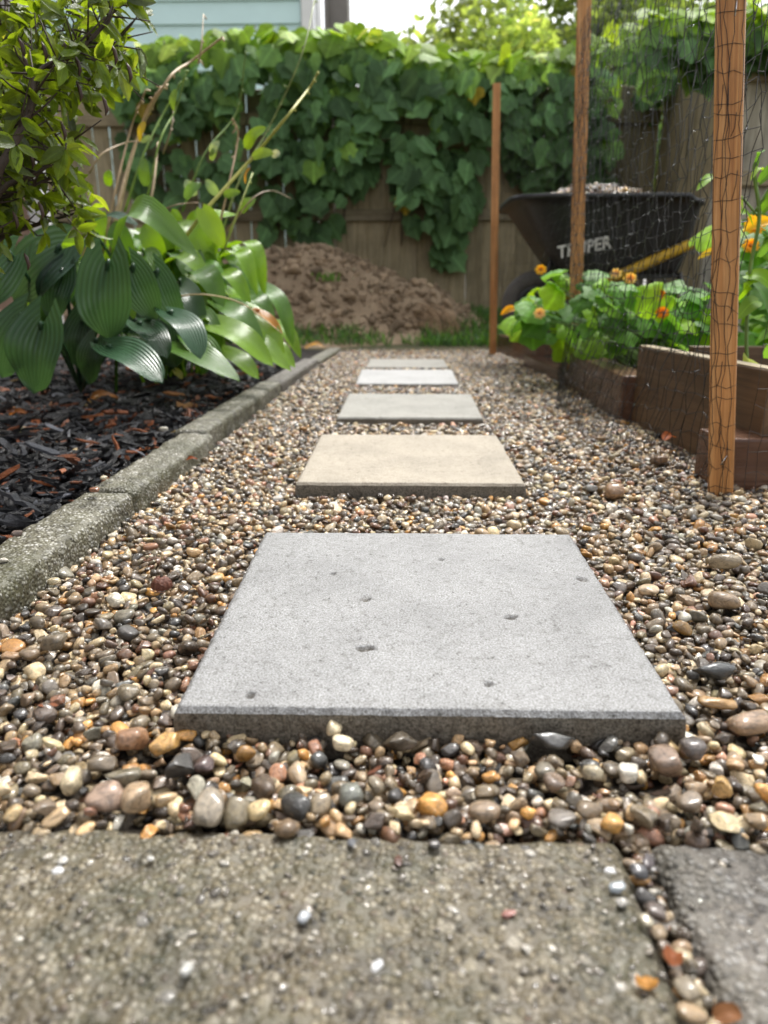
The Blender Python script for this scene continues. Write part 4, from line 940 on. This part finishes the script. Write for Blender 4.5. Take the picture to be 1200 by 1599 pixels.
for v in tm.vertices:              # lay the letters on the sloping tray side
    u = (v.co.x - x_min) * sc_; q = v.co.y * sc_ * 1.12; X = la.x + u * math.cos(th) - q * math.sin(th); Z = la.z + u * math.sin(th) + q * math.cos(th)
    v.co = (X, WY - (.20 + .135 * (Z - botz) / (rimz - botz)) - .003 - v.co.z * sc_ * .25, Z)
tm.materials.clear(); mkobj('lettering', tm, M_WHITE, wb)
n = 2600; u = r2.uniform(-1, 1, n); v = r2.uniform(-1, 1, n); cx = (rl.x + rr_.x) / 2; hx_ = (rr_.x - rl.x) / 2 - .05
hz = rimz - .03 + .10 * np.clip(1 - (np.abs(u + .05) / .78) ** 2.4, 0, 1) * np.clip(1 - v ** 2, 0, 1) + r2.normal(0, .005, n); a = np.clip(r2.lognormal(math.log(.0085), .3, n), .004, .016)
load = scatter_obj('gravel_load', proto_collection('proto_gravel_load', PEB), np.stack([cx + u * hx_, WY + v * .29, hz], 1), r2.uniform(-.6, .6, (n, 3)), np.stack([a, a * .8, a * .6], 1), r2.integers(0, NP, n), np.clip(pebble_tints(n, r2) * 1.3, 0, .85), None)
load['label'] = 'pale gravel heaped in the wheelbarrow tray'; load['category'] = 'gravel'

# ================================================================== PLANTS
def blade_leaf(g, mid, width, nrm, cup=.12, rib=.012, heart=.35, m=8, prof=None, uvs=None, wav=0.0, ph=0.0):
    """leaf blade along the midrib points"""
    mid = [Vector(p) for p in mid]; k = len(mid); V = []; L = sum((mid[i + 1] - mid[i]).length for i in range(k - 1)); f = []
    for i, p in enumerate(mid):
        t = i / (k - 1); tg = (mid[min(i + 1, k - 1)] - mid[max(i - 1, 0)]).normalized(); sd_ = tg.cross(Vector(nrm)).normalized(); nn = sd_.cross(tg).normalized()
        wv = prof(t) if prof else min(1, (t + .02) ** .5 * (1 - t) ** .72 * 1.85)
        for j in range(2 * m + 1):
            u = (j - m) / m; au = abs(u)
            P = p + sd_ * (u * wv * width / 2) + nn * (cup * width * (au ** 1.6) * wv + rib * width * math.cos(u * 24) * wv + wav * width * math.sin(t * 9 + ph + (2 if u > 0 else 0)) * au ** 2) - tg * (heart * width * au ** 1.6 * (1 - t) ** 5 * (1 if i < k / 2 else 0))
            V.append(P)
            if uvs is not None: uvs.append((u, t))
    w2 = 2 * m + 1; f = [(i * w2 + j, i * w2 + j + 1, (i + 1) * w2 + j + 1, (i + 1) * w2 + j) for i in range(k - 1) for j in range(2 * m)]
    g.add(V, f)
def hosta_leaf(parent, base, tip, width, nrm, tint, arch=.15, crown=None, heart=.35, cup=.10, wav=.03, ph=0, nseg=12):
    base, tip = Vector(base), Vector(tip); mid = (base + tip) / 2 + Vector(nrm).normalized() * (tip - base).length * arch
    g = Geo(); uv = []; pts = curve([base, mid, tip], nseg // 2); blade_leaf(g, pts, width, nrm, cup, .004, heart, 8, None, uv, wav, ph)
    if crown is not None:
        c = Vector(crown); k = len(g.v); g.tube(curve([c, (c + base) / 2 + Vector((0, 0, .05)), base, pts[1]], 4), .005, 5, False); uv += [(0, 0)] * (len(g.v) - k)
    return mkobj('leaf', mesh_from('leaf', g.v, g.f, True, uv), M_HOSTA, parent, None, None, None, tint)
DKG = (.05, .12, .060); MDG = (.10, .22, .03); BRG = (.21, .39, .02); LIM = (.28, .46, .03)
H1c = at_Y(110, 470, 2.15); H1c.z = .06
h1 = thing('hosta', 'dark blue green hosta with broad ribbed leaves at the left, wet and shiny', 'hosta', H1c)
def hl(parent, c, bx, by, tx, ty, Y, wpx, tint, face=(0, -1, .25), arch=.12, tY=None, **kw):
    b = at_Y(bx, by, Y); t_ = at_Y(tx, ty, Y if tY is None else tY); d = proj(b)[2]
    return hosta_leaf(parent, b, t_, wpx * d / F, face, tint, arch, c, **kw)
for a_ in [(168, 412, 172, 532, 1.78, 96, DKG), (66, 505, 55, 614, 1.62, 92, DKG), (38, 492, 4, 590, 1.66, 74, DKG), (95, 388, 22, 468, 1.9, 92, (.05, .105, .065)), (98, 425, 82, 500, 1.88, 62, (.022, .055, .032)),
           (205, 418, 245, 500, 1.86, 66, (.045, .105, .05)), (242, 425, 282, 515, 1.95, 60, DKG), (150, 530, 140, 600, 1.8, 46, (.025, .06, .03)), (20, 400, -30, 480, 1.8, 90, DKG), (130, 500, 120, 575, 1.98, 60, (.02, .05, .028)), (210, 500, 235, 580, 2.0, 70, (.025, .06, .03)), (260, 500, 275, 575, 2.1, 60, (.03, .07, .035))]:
    a_ = list(a_); a_[5] *= 1.14; hl(h1, H1c, *a_, ph=rng.uniform(0, 6), heart=.42, wav=.05)
hl(h1, H1c, 168, 540, 255, 598, 1.72, 82, DKG, (.1, -.45, 1), .10, 1.62); hl(h1, H1c, 262, 488, 314, 560, 1.85, 70, DKG, (.5, -.5, .9), .15, 1.75); hl(h1, H1c, 215, 505, 262, 560, 1.9, 60, DKG, (.3, -.5, 1), .12, 1.8)
H2c = at_Y(255, 450, 2.6); H2c.z = .06
h2 = thing('hosta', 'bright green arching hosta behind the dark one, spilling over the kerb', 'hosta', H2c)
for a_ in [(258, 540, 375, 596, 2.05, 66, MDG, (.1, -.4, 1), .08, 1.95), (335, 470, 412, 545, 2.3, 52, MDG, (.2, -.6, .8), .18, 2.2), (318, 500, 428, 572, 2.15, 60, BRG, (.25, -.6, .8), .12, 2.1), (385, 480, 442, 576, 2.35, 48, BRG, (.4, -.6, .7), .16, 2.3),
           (180, 392, 312, 402, 2.3, 60, (.12, .25, .035), (0, -.75, .7), .55, 2.2), (140, 350, 218, 352, 2.35, 34, (.06, .13, .08), (0, -.4, 1), .15, 2.3), (350, 400, 402, 462, 2.6, 34, BRG, (.3, -.6, .8), .4, 2.5), (350, 388, 415, 470, 2.7, 36, BRG, (.4, -.5, .8), .45, 2.6),
           (300, 415, 350, 480, 2.35, 48, MDG, (.2, -.7, .6), .25, 2.25), (265, 410, 330, 440, 2.4, 42, BRG, (0, -.6, .9), .3, 2.3), (330, 430, 392, 478, 2.5, 40, BRG, (.2, -.6, .8), .3, 2.4), (395, 440, 458, 540, 2.7, 38, MDG, (.4, -.6, .6), .25, 2.6), (420, 500, 470, 560, 2.8, 34, BRG, (.4, -.6, .6), .2, 2.75),
           (300, 480, 345, 545, 2.2, 50, MDG, (.2, -.7, .6), .12, 2.1), (280, 440, 320, 510, 2.25, 48, (.04, .10, .035), (.1, -.8, .5), .15, 2.15), (360, 520, 455, 580, 2.3, 52, BRG, (.3, -.6, .8), .12, 2.25), (225, 395, 260, 455, 2.2, 52, MDG, (0, -.8, .5), .2, 2.1), (370, 455, 430, 520, 2.55, 44, MDG, (.3, -.6, .7), .22, 2.45), (290, 520, 350, 590, 2.1, 56, MDG, (.2, -.6, .8), .1, 2.0),
           (340, 545, 405, 592, 2.2, 46, BRG, (.3, -.5, .9), .1, 2.15), (400, 530, 462, 575, 2.5, 40, BRG, (.3, -.5, .9), .15, 2.45), (250, 400, 225, 350, 2.4, 40, BRG, (0, -.8, .4), .15, 2.4), (200, 400, 180, 345, 2.4, 44, (.10, .22, .03), (0, -.8, .4), .15, 2.4), (120, 400, 105, 360, 2.4, 40, BRG, (0, -.8, .4), .15, 2.4), (150, 390, 165, 330, 2.5, 36, BRG, (0, -.8, .4), .1, 2.5)]:
    hl(h2, H2c, *a_, ph=rng.uniform(0, 6), heart=.2)
hl(h2, H2c, 398, 485, 442, 522, 2.33, 20, (.50, .22, .05), (.3, -.6, .7), .15, ph=1); hl(h2, None, 128, 375, 138, 412, 2.1, 12, (.50, .30, .06), ph=2); hl(h2, None, 275, 580, 285, 592, 1.98, 18, (.35, .33, .06), (0, -.4, 1), .1)
r = np.random.default_rng(77)
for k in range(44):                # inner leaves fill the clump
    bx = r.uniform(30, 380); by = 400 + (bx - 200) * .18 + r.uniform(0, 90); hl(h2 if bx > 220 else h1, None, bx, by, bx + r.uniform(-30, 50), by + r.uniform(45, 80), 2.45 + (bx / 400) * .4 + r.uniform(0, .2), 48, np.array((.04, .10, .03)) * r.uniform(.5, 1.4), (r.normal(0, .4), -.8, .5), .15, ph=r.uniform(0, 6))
r = np.random.default_rng(78)
for k in range(46):                # the arching outer leaves
    an = r.uniform(-2.9, .5); d = Vector((math.cos(an), math.sin(an) * .9, 0)); L_ = r.uniform(.22, .42); z0 = r.uniform(.16, .44); c0 = H2c + Vector((r.normal(0, .06), r.normal(.05, .15), 0))
    b = c0 + d * (L_ * .35) + Vector((0, 0, z0)); t_ = c0 + d * (L_ * .35 + r.uniform(.14, .24)) + Vector((0, 0, max(.05, z0 - r.uniform(.03, .22))))
    hosta_leaf(h2, b, t_, r.uniform(.07, .125), d * .35 + Vector((0, -.25, 1)), np.array(BRG if r.random() < .55 else MDG) * r.lognormal(0, .25), r.uniform(.15, .4), c0, .2, .10, .03, r.uniform(0, 6))
for k in range(34):                # taller leaves at the back of the clump
    bx = r.uniform(110, 330); by = r.uniform(385, 430); tx = bx + r.normal(20, 45); ty = by - r.uniform(10, 70) if r.random() < .45 else by + r.uniform(10, 60)
    hl(h2, None, bx, by, tx, ty, r.uniform(2.45, 2.95), r.uniform(30, 52), np.array(BRG if r.random() < .6 else MDG) * r.lognormal(0, .28), (r.normal(.1, .45), -.75, .6), r.uniform(.12, .4), ph=r.uniform(0, 6))
# bright leaf held up and stalks
hl(h2, None, 316, 326, 350, 387, 2.35, 40, LIM, (.2, -1, .2), .10, heart=.15)
STK = [([(172, 395), (185, 320), (215, 215), (262, 125), (300, 95), (348, 58)], 2.45, (.36, .27, .16), .0052), ([(180, 370), (195, 290), (225, 185), (250, 140), (262, 132)], 2.5, (.40, .30, .18), .005), ([(160, 400), (180, 300), (205, 200), (228, 140)], 2.5, (.34, .25, .15), .0042),
       ([(228, 345), (240, 290), (247, 222)], 2.45, (.42, .33, .21), .0055), ([(140, 270), (160, 240), (200, 222), (220, 222)], 2.4, (.36, .27, .17), .003), ([(195, 330), (225, 240), (262, 165), (295, 110)], 2.5, (.15, .24, .05), .004), ([(230, 310), (250, 220), (275, 170), (290, 118)], 2.5, (.17, .26, .06), .0035),
       ([(335, 385), (355, 300), (372, 215), (364, 185)], 2.55, (.34, .24, .15), .004), ([(285, 330), (320, 240), (370, 175), (384, 80)], 2.6, (.12, .19, .05), .0035), ([(280, 385), (320, 330), (400, 240), (450, 180), (485, 135), (497, 112)], 2.4, (.30, .30, .07), .0055), ([(345, 370), (375, 280), (420, 200), (470, 90), (492, 0)], 2.7, (.17, .21, .07), .0035), ([(350, 390), (372, 330), (395, 270)], 2.5, (.24, .28, .07), .004),
       ([(355, 360), (395, 310), (425, 298), (455, 310)], 2.5, (.22, .16, .10), .0025), ([(255, 240), (268, 200), (272, 160)], 2.55, (.2, .15, .09), .003), ([(240, 335), (275, 320), (310, 316)], 2.4, (.22, .13, .08), .002), ([(310, 100), (315, 70), (318, 22)], 2.5, (.26, .21, .13), .003), ([(262, 465), (320, 460), (380, 475), (440, 520)], 2.1, (.36, .27, .13), .0025)]
for pts, Y, col, rad in STK:
    P = [at_Y(x, y, Y + .03 * i * (-1) ** i) for i, (x, y) in enumerate(pts)]; C = curve(P, 5); g = Geo(); rad *= 1.1; col = tuple(c * 1.7 for c in col); g.tube(C, [rad * (1 - .55 * i / len(C)) for i in range(len(C))], 6)
    for i in range(len(C) // 2, len(C)):       # withered pods and bracts near the top
        if r.random() < .55 and rad > .0028:
            q = C[i] + Vector((r.normal(0, .008), r.normal(0, .008), r.normal(-.008, .006))); g.tube([C[i], C[i].lerp(q, .6), q], [.0012, .0032, .0008], 5)
    mkobj('flower_stalk', g.mesh('flower_stalk'), M_STEM, h2, None, None, None, col)
for (bx, by, tx, ty, Y, wpx, col) in [(275, 140, 272, 175, 2.5, 16, (.2, .34, .05)), (226, 190, 218, 222, 2.45, 13, (.58, .42, .04)), (385, 232, 416, 198, 2.4, 30, LIM), (395, 245, 430, 238, 2.4, 20, (.25, .38, .06)), (238, 215, 220, 222, 2.4, 12, (.25, .36, .16)), (330, 240, 343, 220, 2.5, 16, (.34, .45, .28)), (290, 310, 315, 285, 2.4, 22, (.16, .30, .08)),
                                (228, 290, 226, 246, 2.45, 22, (.16, .30, .05)), (305, 305, 290, 280, 2.45, 20, (.30, .42, .24)), (340, 305, 322, 280, 2.5, 18, (.28, .42, .18)), (376, 330, 400, 310, 2.5, 22, (.2, .34, .06)), (350, 305, 376, 300, 2.5, 16, (.2, .34, .06)), (170, 290, 172, 265, 2.5, 18, BRG), (390, 262, 384, 288, 2.5, 9, (.5, .28, .05)), (330, 250, 338, 228, 2.5, 12, (.25, .38, .1)), (268, 330, 285, 345, 2.35, 18, BRG), (425, 243, 438, 238, 2.4, 14, (.45, .5, .4))]:
    hl(h2, None, bx, by, tx, ty, Y, wpx, col, (r.normal(0, .4), -1, .2), .15, heart=.05, ph=r.uniform(0, 6))

# ---- azalea
def azleaf(seed):
    r = np.random.default_rng(seed); g = Geo(); uv = []; pts = [Vector((0, t, -.22 * t * t + r.uniform(-.02, .02))) for t in np.linspace(0, 1, 6)]
    blade_leaf(g, pts, .47, (0, 0, 1), .16, 0, 0, 2, lambda t: math.sin(math.pi * min(1, t * .96 + .02)) ** .75 * (1.05 - .25 * t), uv)
    m = mesh_from('azalea_leaf', g.v, g.f, True, uv); m.materials.append(M_AZ); return m
AZL = [azleaf(i) for i in range(6)]
az = thing('azalea', 'azalea shrub with yellow green leaves on dark twigs, upper left corner', 'shrub', (-.98, 1.35, .05)); root = Vector((-.98, 1.35, .05)); r = np.random.default_rng(91)
limbs = [[(-40, 330), (40, 190), (60, 115), (115, 85), (165, 35), (180, -10)], [(-30, 300), (45, 118), (95, 95), (125, 52), (121, 5)], [(-60, 260), (20, 190), (70, 125), (150, 125), (178, 95), (182, 60)], [(-60, 420), (0, 300), (60, 270), (110, 220)], [(-60, 200), (-10, 150), (50, 60), (55, 0)], [(-60, 460), (-10, 380), (60, 350), (130, 330)], [(-80, 300), (-20, 240), (30, 175), (62, 160)], [(-60, 150), (0, 90), (10, 20), (5, -40)], [(-60, 330), (-10, 240), (60, 250), (95, 300)], [(-80, 420), (-40, 330), (30, 300), (85, 275)]]
tips = []
for k, L_ in enumerate(limbs):
    Y = 1.12 + .04 * ((k * 7) % 10); P = [at_Y(x, y, Y + .03 * i) for i, (x, y) in enumerate(L_)]; C = curve([root, (root + P[0]) / 2 + Vector((-.02, 0, .05))] + P, 5); g = Geo(); nC = len(C); g.tube(C, [.0075 * (1 - i / nC) ** .8 + .0012 for i in range(nC)], 6); g2 = []
    for i in range(int(nC * .38), nC):
        for q in range(3):
            if r.random() < .72:
                d = Vector((r.normal(0, 1), r.normal(0, .8), r.normal(.15, .8))).normalized(); L2 = r.uniform(.03, .10); e = C[i] + d * L2 + Vector((0, 0, .015)); g.tube([C[i], C[i].lerp(e, .5) + Vector((r.normal(0, .006), 0, r.normal(0, .006))), e], [.0018, .0014, .0009], 5); tips.append((e, d))
    tips.append((C[-1], (C[-1] - C[-3]).normalized())); mkobj('branch', g.mesh('branch'), M_BARK, az)
pos = []; rt = []; sl_ = []; tn = []
for e, d in tips:
    x, y, _ = proj(e)
    if x > 225 or y > 410 or (x > 150 and y > 185) or (x > 120 and 190 < y < 290): continue
    for q in range(int(r.integers(3, 7))):
        a_ = r.uniform(0, 6.28); b_ = d.cross(Vector((.3, .2, 1))).normalized(); c_ = d.cross(b_); o_ = (b_ * math.cos(a_) + c_ * math.sin(a_)); tip = d * .55 + o_ * .8 + Vector((0, 0, -.1)); nr = d * .8 - o_ * .4 + Vector((0, -.2, .6)); s = r.uniform(.024, .046)
        pos.append((e + o_ * .002 - d * r.uniform(0, .012))[:]); rt.append(frame_euler(tip, nr)[:]); sl_.append((s, s, s)); u = r.random()
        col = np.array((.14, .215, .016)) if u < .78 else np.array((.22, .29, .04)) if u < .93 else np.array((.07, .10, .03)); tn.append(col * r.lognormal(0, .28))
n = len(pos); print('azalea leaves', n); populate(az, 'leaf', AZL, pos, rt, sl_, r.integers(0, 6, n), np.clip(tn, .01, .5), 300, vis_score(pos, [s[0] for s in sl_]) * (1 + r.random(n)))
for (ix, iy) in [(30, 60), (65, 65), (118, 88), (120, 128), (100, 65), (175, 70), (198, 98), (95, 190), (38, 395), (35, 85), (160, 150), (45, 235), (20, 330), (60, 315)]:
    p = at_Y(ix, iy, 1.18); g = Geo(); g.tube([p, p + Vector((.003, 0, -.007)), p + Vector((.004, .002, -.018)), p + Vector((.002, 0, -.026))], [.0008, .0030, .0028, .0006], 6); mkobj('withered_bud', g.mesh('withered_bud'), M_STEM, az, None, None, None, (.06, .028, .018))

# ---- squash and flowers in the bed
def sqleaf(seed):
    r = np.random.default_rng(seed); n = 22; ring = []
    for i in range(n):
        a = -math.pi / 2 + 2 * math.pi * (i + .5) / n; rad = .5 * (1 + .11 * math.cos(5 * (a - math.pi / 2)) + r.uniform(-.06, .06)); rad *= (.55 if i in (0, n - 1) else 1); ring.append((rad * math.cos(a), .42 + rad * math.sin(a)))
    V = [(0, .2, 0)] + [(x * .5, .2 + (y - .2) * .5, .05 + r.uniform(-.01, .02)) for x, y in ring] + [(x, y, -.12 * (x * x + (y - .2) ** 2) * 2 + r.uniform(-.04, .04)) for x, y in ring]
    f = [(0, 1 + i, 1 + (i + 1) % n) for i in range(n)] + [(1 + i, 1 + n + i, 1 + n + (i + 1) % n, 1 + (i + 1) % n) for i in range(n)]
    m = mesh_from('squash_leaf', V, f, True, [(v[0], v[1]) for v in V]); m.materials.append(M_SQ); return m
SQL = [sqleaf(i) for i in range(6)]
def flower(parent, P, rad, col, col2, face=(-.2, -1, .5), petals=7):
    z = Vector(face).normalized(); x = z.cross(Vector((0, 0, 1))).normalized(); y = z.cross(x); g = Geo(); uv = []; P = Vector(P)
    for ring_, (sc2, lift) in enumerate(((1, .25), (.72, .6))):
        for k in range(petals):
            a = 2 * math.pi * (k + .5 * ring_) / petals; d = (x * math.cos(a) + y * math.sin(a)); pts = [P, P + d * rad * .5 * sc2 + z * rad * lift * .5, P + d * rad * sc2 + z * rad * lift * .8]
            blade_leaf(g, pts, rad * .8, z, .1, 0, 0, 2, lambda t: .3 + .7 * math.sin(min(1, t * 1.1 + .15) * 2.6), uv)
    o = mkobj('flower', mesh_from('flower', g.v, g.f, True, uv), M_SQ, parent, None, None, None, col)
    bm_ = bmesh.new(); bmesh.ops.create_icosphere(bm_, subdivisions=2, radius=rad * .2, matrix=Matrix.Translation(P + z * rad * .25)); mkobj('flower_center', bm_mesh('flower_center', bm_, True), M_STEM, o, None, None, None, col2)
def leafy(name, lab, cat, root, region, Yr, n, size, cols, seed, protos=None):
    """leaves on stalks that rise from one root; region = photo pixels (x0,x1,top fn,bottom fn)"""
    r = np.random.default_rng(seed); t = thing(name, lab, cat, root); x0, x1, tf, bf = region; g = Geo(); root = Vector(root)
    for i in range(n):
        x = r.uniform(x0, x1); y = tf(x) + (bf(x) - tf(x)) * r.random() ** .9; Y = r.uniform(*Yr); P = at_Y(x, y, Y)
        if P.z < .10: P.z = .10 + r.uniform(0, .05)
        up = 1 - (y - tf(x)) / max(1, bf(x) - tf(x)); nr = Vector((r.normal(-.1, .6), -.45 + r.normal(0, .45), .8)); tip = Vector((r.normal(0, .9), -.6, -.45 + r.normal(0, .3))); s = size * r.uniform(.6, 1.2); c = np.array(cols[int(r.integers(len(cols)))]) * r.lognormal(0, .22)
        mkobj('leaf', (protos or SQL)[int(r.integers(len(protos or SQL)))], None, t, P, frame_euler(tip, nr), (s, s, s), np.clip(c, .01, .6))
        b = root + Vector((r.normal(0, .05), r.normal(0, .05), 0)); g.tube(curve([b, (b + P) / 2 + Vector((0, 0, .04)), P], 4), [.005, .0045, .004, .004, .0035, .003, .003, .0025, .002], 5)
    mkobj('stem', g.mesh('stem'), M_STEM, t, None, None, None, (.16, .27, .05)); return t
CG = [(.22, .43, .025), (.29, .50, .025), (.14, .33, .05), (.16, .34, .09), (.09, .22, .035)]
q1 = leafy('squash_plant', 'leafy bright green plant with orange flowers at the left end of the bed', 'plant', (.98, 3.0, .05), (805, 935, lambda x: np.interp(x, [805, 840, 870, 935], [485, 450, 422, 418]), lambda x: np.interp(x, [805, 850, 935], [495, 528, 540])), (2.75, 3.25), 60, .108, CG, 41)
q2 = leafy('squash_plant', 'large green squash plant between the middle and front stakes', 'plant', (1.05, 2.55, .05), (915, 1110, lambda x: np.interp(x, [915, 960, 1010, 1060, 1110], [425, 440, 452, 446, 425]), lambda x: np.interp(x, [915, 975, 1110], [530, 530, 570])), (2.3, 2.8), 100, .112, CG, 42)
q3 = leafy('squash_plant', 'green plant with yellowing leaves behind the front stake at right edge', 'plant', (1.35, 2.3, .05), (1125, 1260, lambda x: np.interp(x, [1080, 1150, 1260], [345, 330, 360]), lambda x: 560), (2.1, 2.6), 60, .125, CG, 43)
OR = (.70, .25, .02); YL = (.78, .46, .03); PY = (.75, .55, .25)
for (pl, ix, iy, Y, s, c) in [(q2, 1026, 463, 2.3, .026, (.72, .22, .015)), (q2, 1034, 489, 2.26, .020, (.75, .30, .015)), (q1, 845, 422, 2.75, .020, YL), (q2, 984, 436, 2.3, .020, (.75, .50, .16)), (q2, 962, 428, 2.35, .018, PY), (q1, 843, 490, 2.7, .022, PY), (q3, 1180, 352, 2.1, .03, YL), (q3, 1172, 385, 2.1, .022, YL), (q3, 1195, 440, 2.1, .028, YL)]:
    flower(pl, at_Y(ix, iy, Y), s, c, (.60, .27, .03) if c != PY else (.6, .38, .10))
for (pl, bx, by, tx, ty, Y, wpx, col) in [(q3, 1128, 392, 1090, 405, 2.1, 14, (.62, .42, .03)), (q3, 1205, 345, 1160, 362, 2.05, 22, (.75, .45, .015)), (q1, 806, 482, 782, 492, 2.85, 14, (.70, .32, .02))]:
    b = at_Y(bx, by, Y); t_ = at_Y(tx, ty, Y); g = Geo(); uv = []; blade_leaf(g, curve([b, (b + t_) / 2 + Vector((0, 0, .008)), t_], 5), wpx * proj(b)[2] / F, (0, -.9, .6), .2, 0, 0, 3, None, uv)
    o = mkobj('leaf', mesh_from('leaf', g.v, g.f, True, uv), M_SQ, pl, None, None, None, col); o['label'] = 'yellowed long leaf'
# tall stem plant in the near bed
pp = thing('pepper_plant', 'tall thin stemmed plant with oval leaves right of the front stake', 'plant', tuple(at_z(1170, 640, .06)))
def stemp(pts, rad, Y):
    g = Geo(); C = curve([at_Y(x, y, Y) for x, y in pts], 6); g.tube(C, rad, 6); mkobj('stem', g.mesh('stem'), M_STEM, pp, None, None, None, (.16, .27, .05))
stemp([(1168, 590), (1166, 520), (1172, 420), (1186, 340), (1178, 270), (1184, 245)], .0038, 1.62); stemp([(1180, 330), (1205, 290), (1230, 260)], .003, 1.62); stemp([(1186, 340), (1150, 300), (1120, 290)], .0025, 1.66)
r = np.random.default_rng(8)
for (bx, by, tx, ty, wpx, col) in [(1125, 278, 1088, 298, 22, (.19, .36, .03)), (1180, 262, 1190, 238, 16, (.13, .30, .04)), (1190, 265, 1172, 282, 12, LIM), (1186, 285, 1225, 262, 28, (.13, .28, .05)), (1190, 330, 1230, 300, 34, (.15, .31, .04)), (1160, 330, 1140, 300, 20, LIM), (1175, 350, 1150, 335, 20, BRG), (1195, 355, 1225, 400, 40, (.10, .24, .03)), (1170, 560, 1165, 588, 34, (.36, .42, .04)), (1150, 470, 1185, 440, 26, BRG), (1185, 470, 1150, 500, 30, (.2, .36, .05)), (1165, 430, 1210, 455, 36, BRG), (1185, 400, 1215, 365, 30, (.12, .26, .05)), (1176, 440, 1205, 500, 36, (.10, .22, .04)), (1190, 605, 1225, 600, 20, BRG), (1200, 560, 1235, 540, 40, (.14, .3, .05))]:
    b = at_Y(bx, by, 1.62); t_ = at_Y(tx, ty, 1.58); g = Geo(); uv = []; blade_leaf(g, curve([b, (b + t_) / 2 + Vector((0, -.005, .012)), t_], 5), wpx * proj(b)[2] / F, (r.normal(0, .3), -.8, .7), .12, 0, .1, 4, None, uv); mkobj('leaf', mesh_from('leaf', g.v, g.f, True, uv), M_SQ, pp, None, None, None, col)

# ================================================================== SMALL THINGS
P = at_z(253, 915, .012); ac = thing('acorn_cap', 'rusty red scaly acorn cap lying on the gravel left of the pale paver', 'acorn cap', P); bm = bmesh.new(); bmesh.ops.create_icosphere(bm, subdivisions=4, radius=.0105)
for v in bm.verts:
    if v.co.z < -.002: v.co.z = -.002
    v.co *= 1.08 + .16 * math.sin(math.atan2(v.co.y, v.co.x) * 12 + round(v.co.z * 700) * 3.1) * abs(math.cos(v.co.z * 1100))
for v in bm.verts: v.co += P
M_CAP = mat_plain('acorn_cap_scales', (.17, .05, .022), .5, .6, 500, .8, .002)
mkobj('cap', bm_mesh('cap', bm, True), M_CAP, ac); g = Geo(); g.tube([P + Vector((0, 0, .008)), P + Vector((.001, .001, .0145))], [.0022, .0014], 6); mkobj('cap_stem', g.mesh('cap_stem'), M_BARK, ac)
def litter(name, ix, iy, lpx, wpx, rz, col, lab, z=.045, cat='leaf', tilt=0.2):
    P = at_z(ix, iy, z); d = proj(P)[2]; L_ = lpx * d / F; a = Vector((math.cos(rz), math.sin(rz), tilt * .3)) * L_ / 2; g = Geo(); uv = []
    blade_leaf(g, curve([P - a, P + Vector((0, 0, L_ * .16)), P + a], 4), wpx * d / F * 1.6, (0, -.3, 1), .22, 0, 0, 3, None, uv, .08, ix); tag(mkobj(name, mesh_from(name, g.v, g.f, True, uv), M_SQ, None, None, None, None, col), lab, cat, 'dead leaves on the mulch and slabs')
litter('fallen_leaf', 162, 624, 46, 15, .2, (.27, .12, .04), 'curled brown leaf on the mulch under the shiny hosta leaf', .05)
litter('fallen_leaf', 30, 648, 34, 10, -.3, (.26, .10, .03), 'rusty leaf scrap on the mulch near the left edge', .05)
litter('fallen_leaf', 1050, 1495, 30, 22, 1.2, (.30, .10, .04), 'rusty leaf scrap caught in the slab joint', .004)
litter('fallen_leaf', 1138, 1588, 46, 22, .1, (.24, .11, .05), 'brown leaf scrap at the bottom of the slab joint', .004)
litter('fallen_leaf', 1008, 1535, 20, 26, 1.5, (.50, .25, .07), 'orange leaf scrap lying on the slab left of the joint', .004)
litter('fallen_leaf', 492, 543, 30, 10, .1, (.52, .30, .10), 'orange brown leaf lying at the end of the kerb', .04)
litter('fallen_leaf', 1046, 685, 26, 14, .5, (.50, .16, .07), 'small reddish leaf on the gravel against the tall board', .02)
litter('fallen_leaf', 300, 718, 18, 6, .1, (.24, .07, .03), 'red brown leaf scrap on the mulch beside the kerb', .05)
for o in S.objects:
    if o.type == 'MESH' and o.name.startswith(('thing',)): print(o.name)
print('objects', len(S.objects))
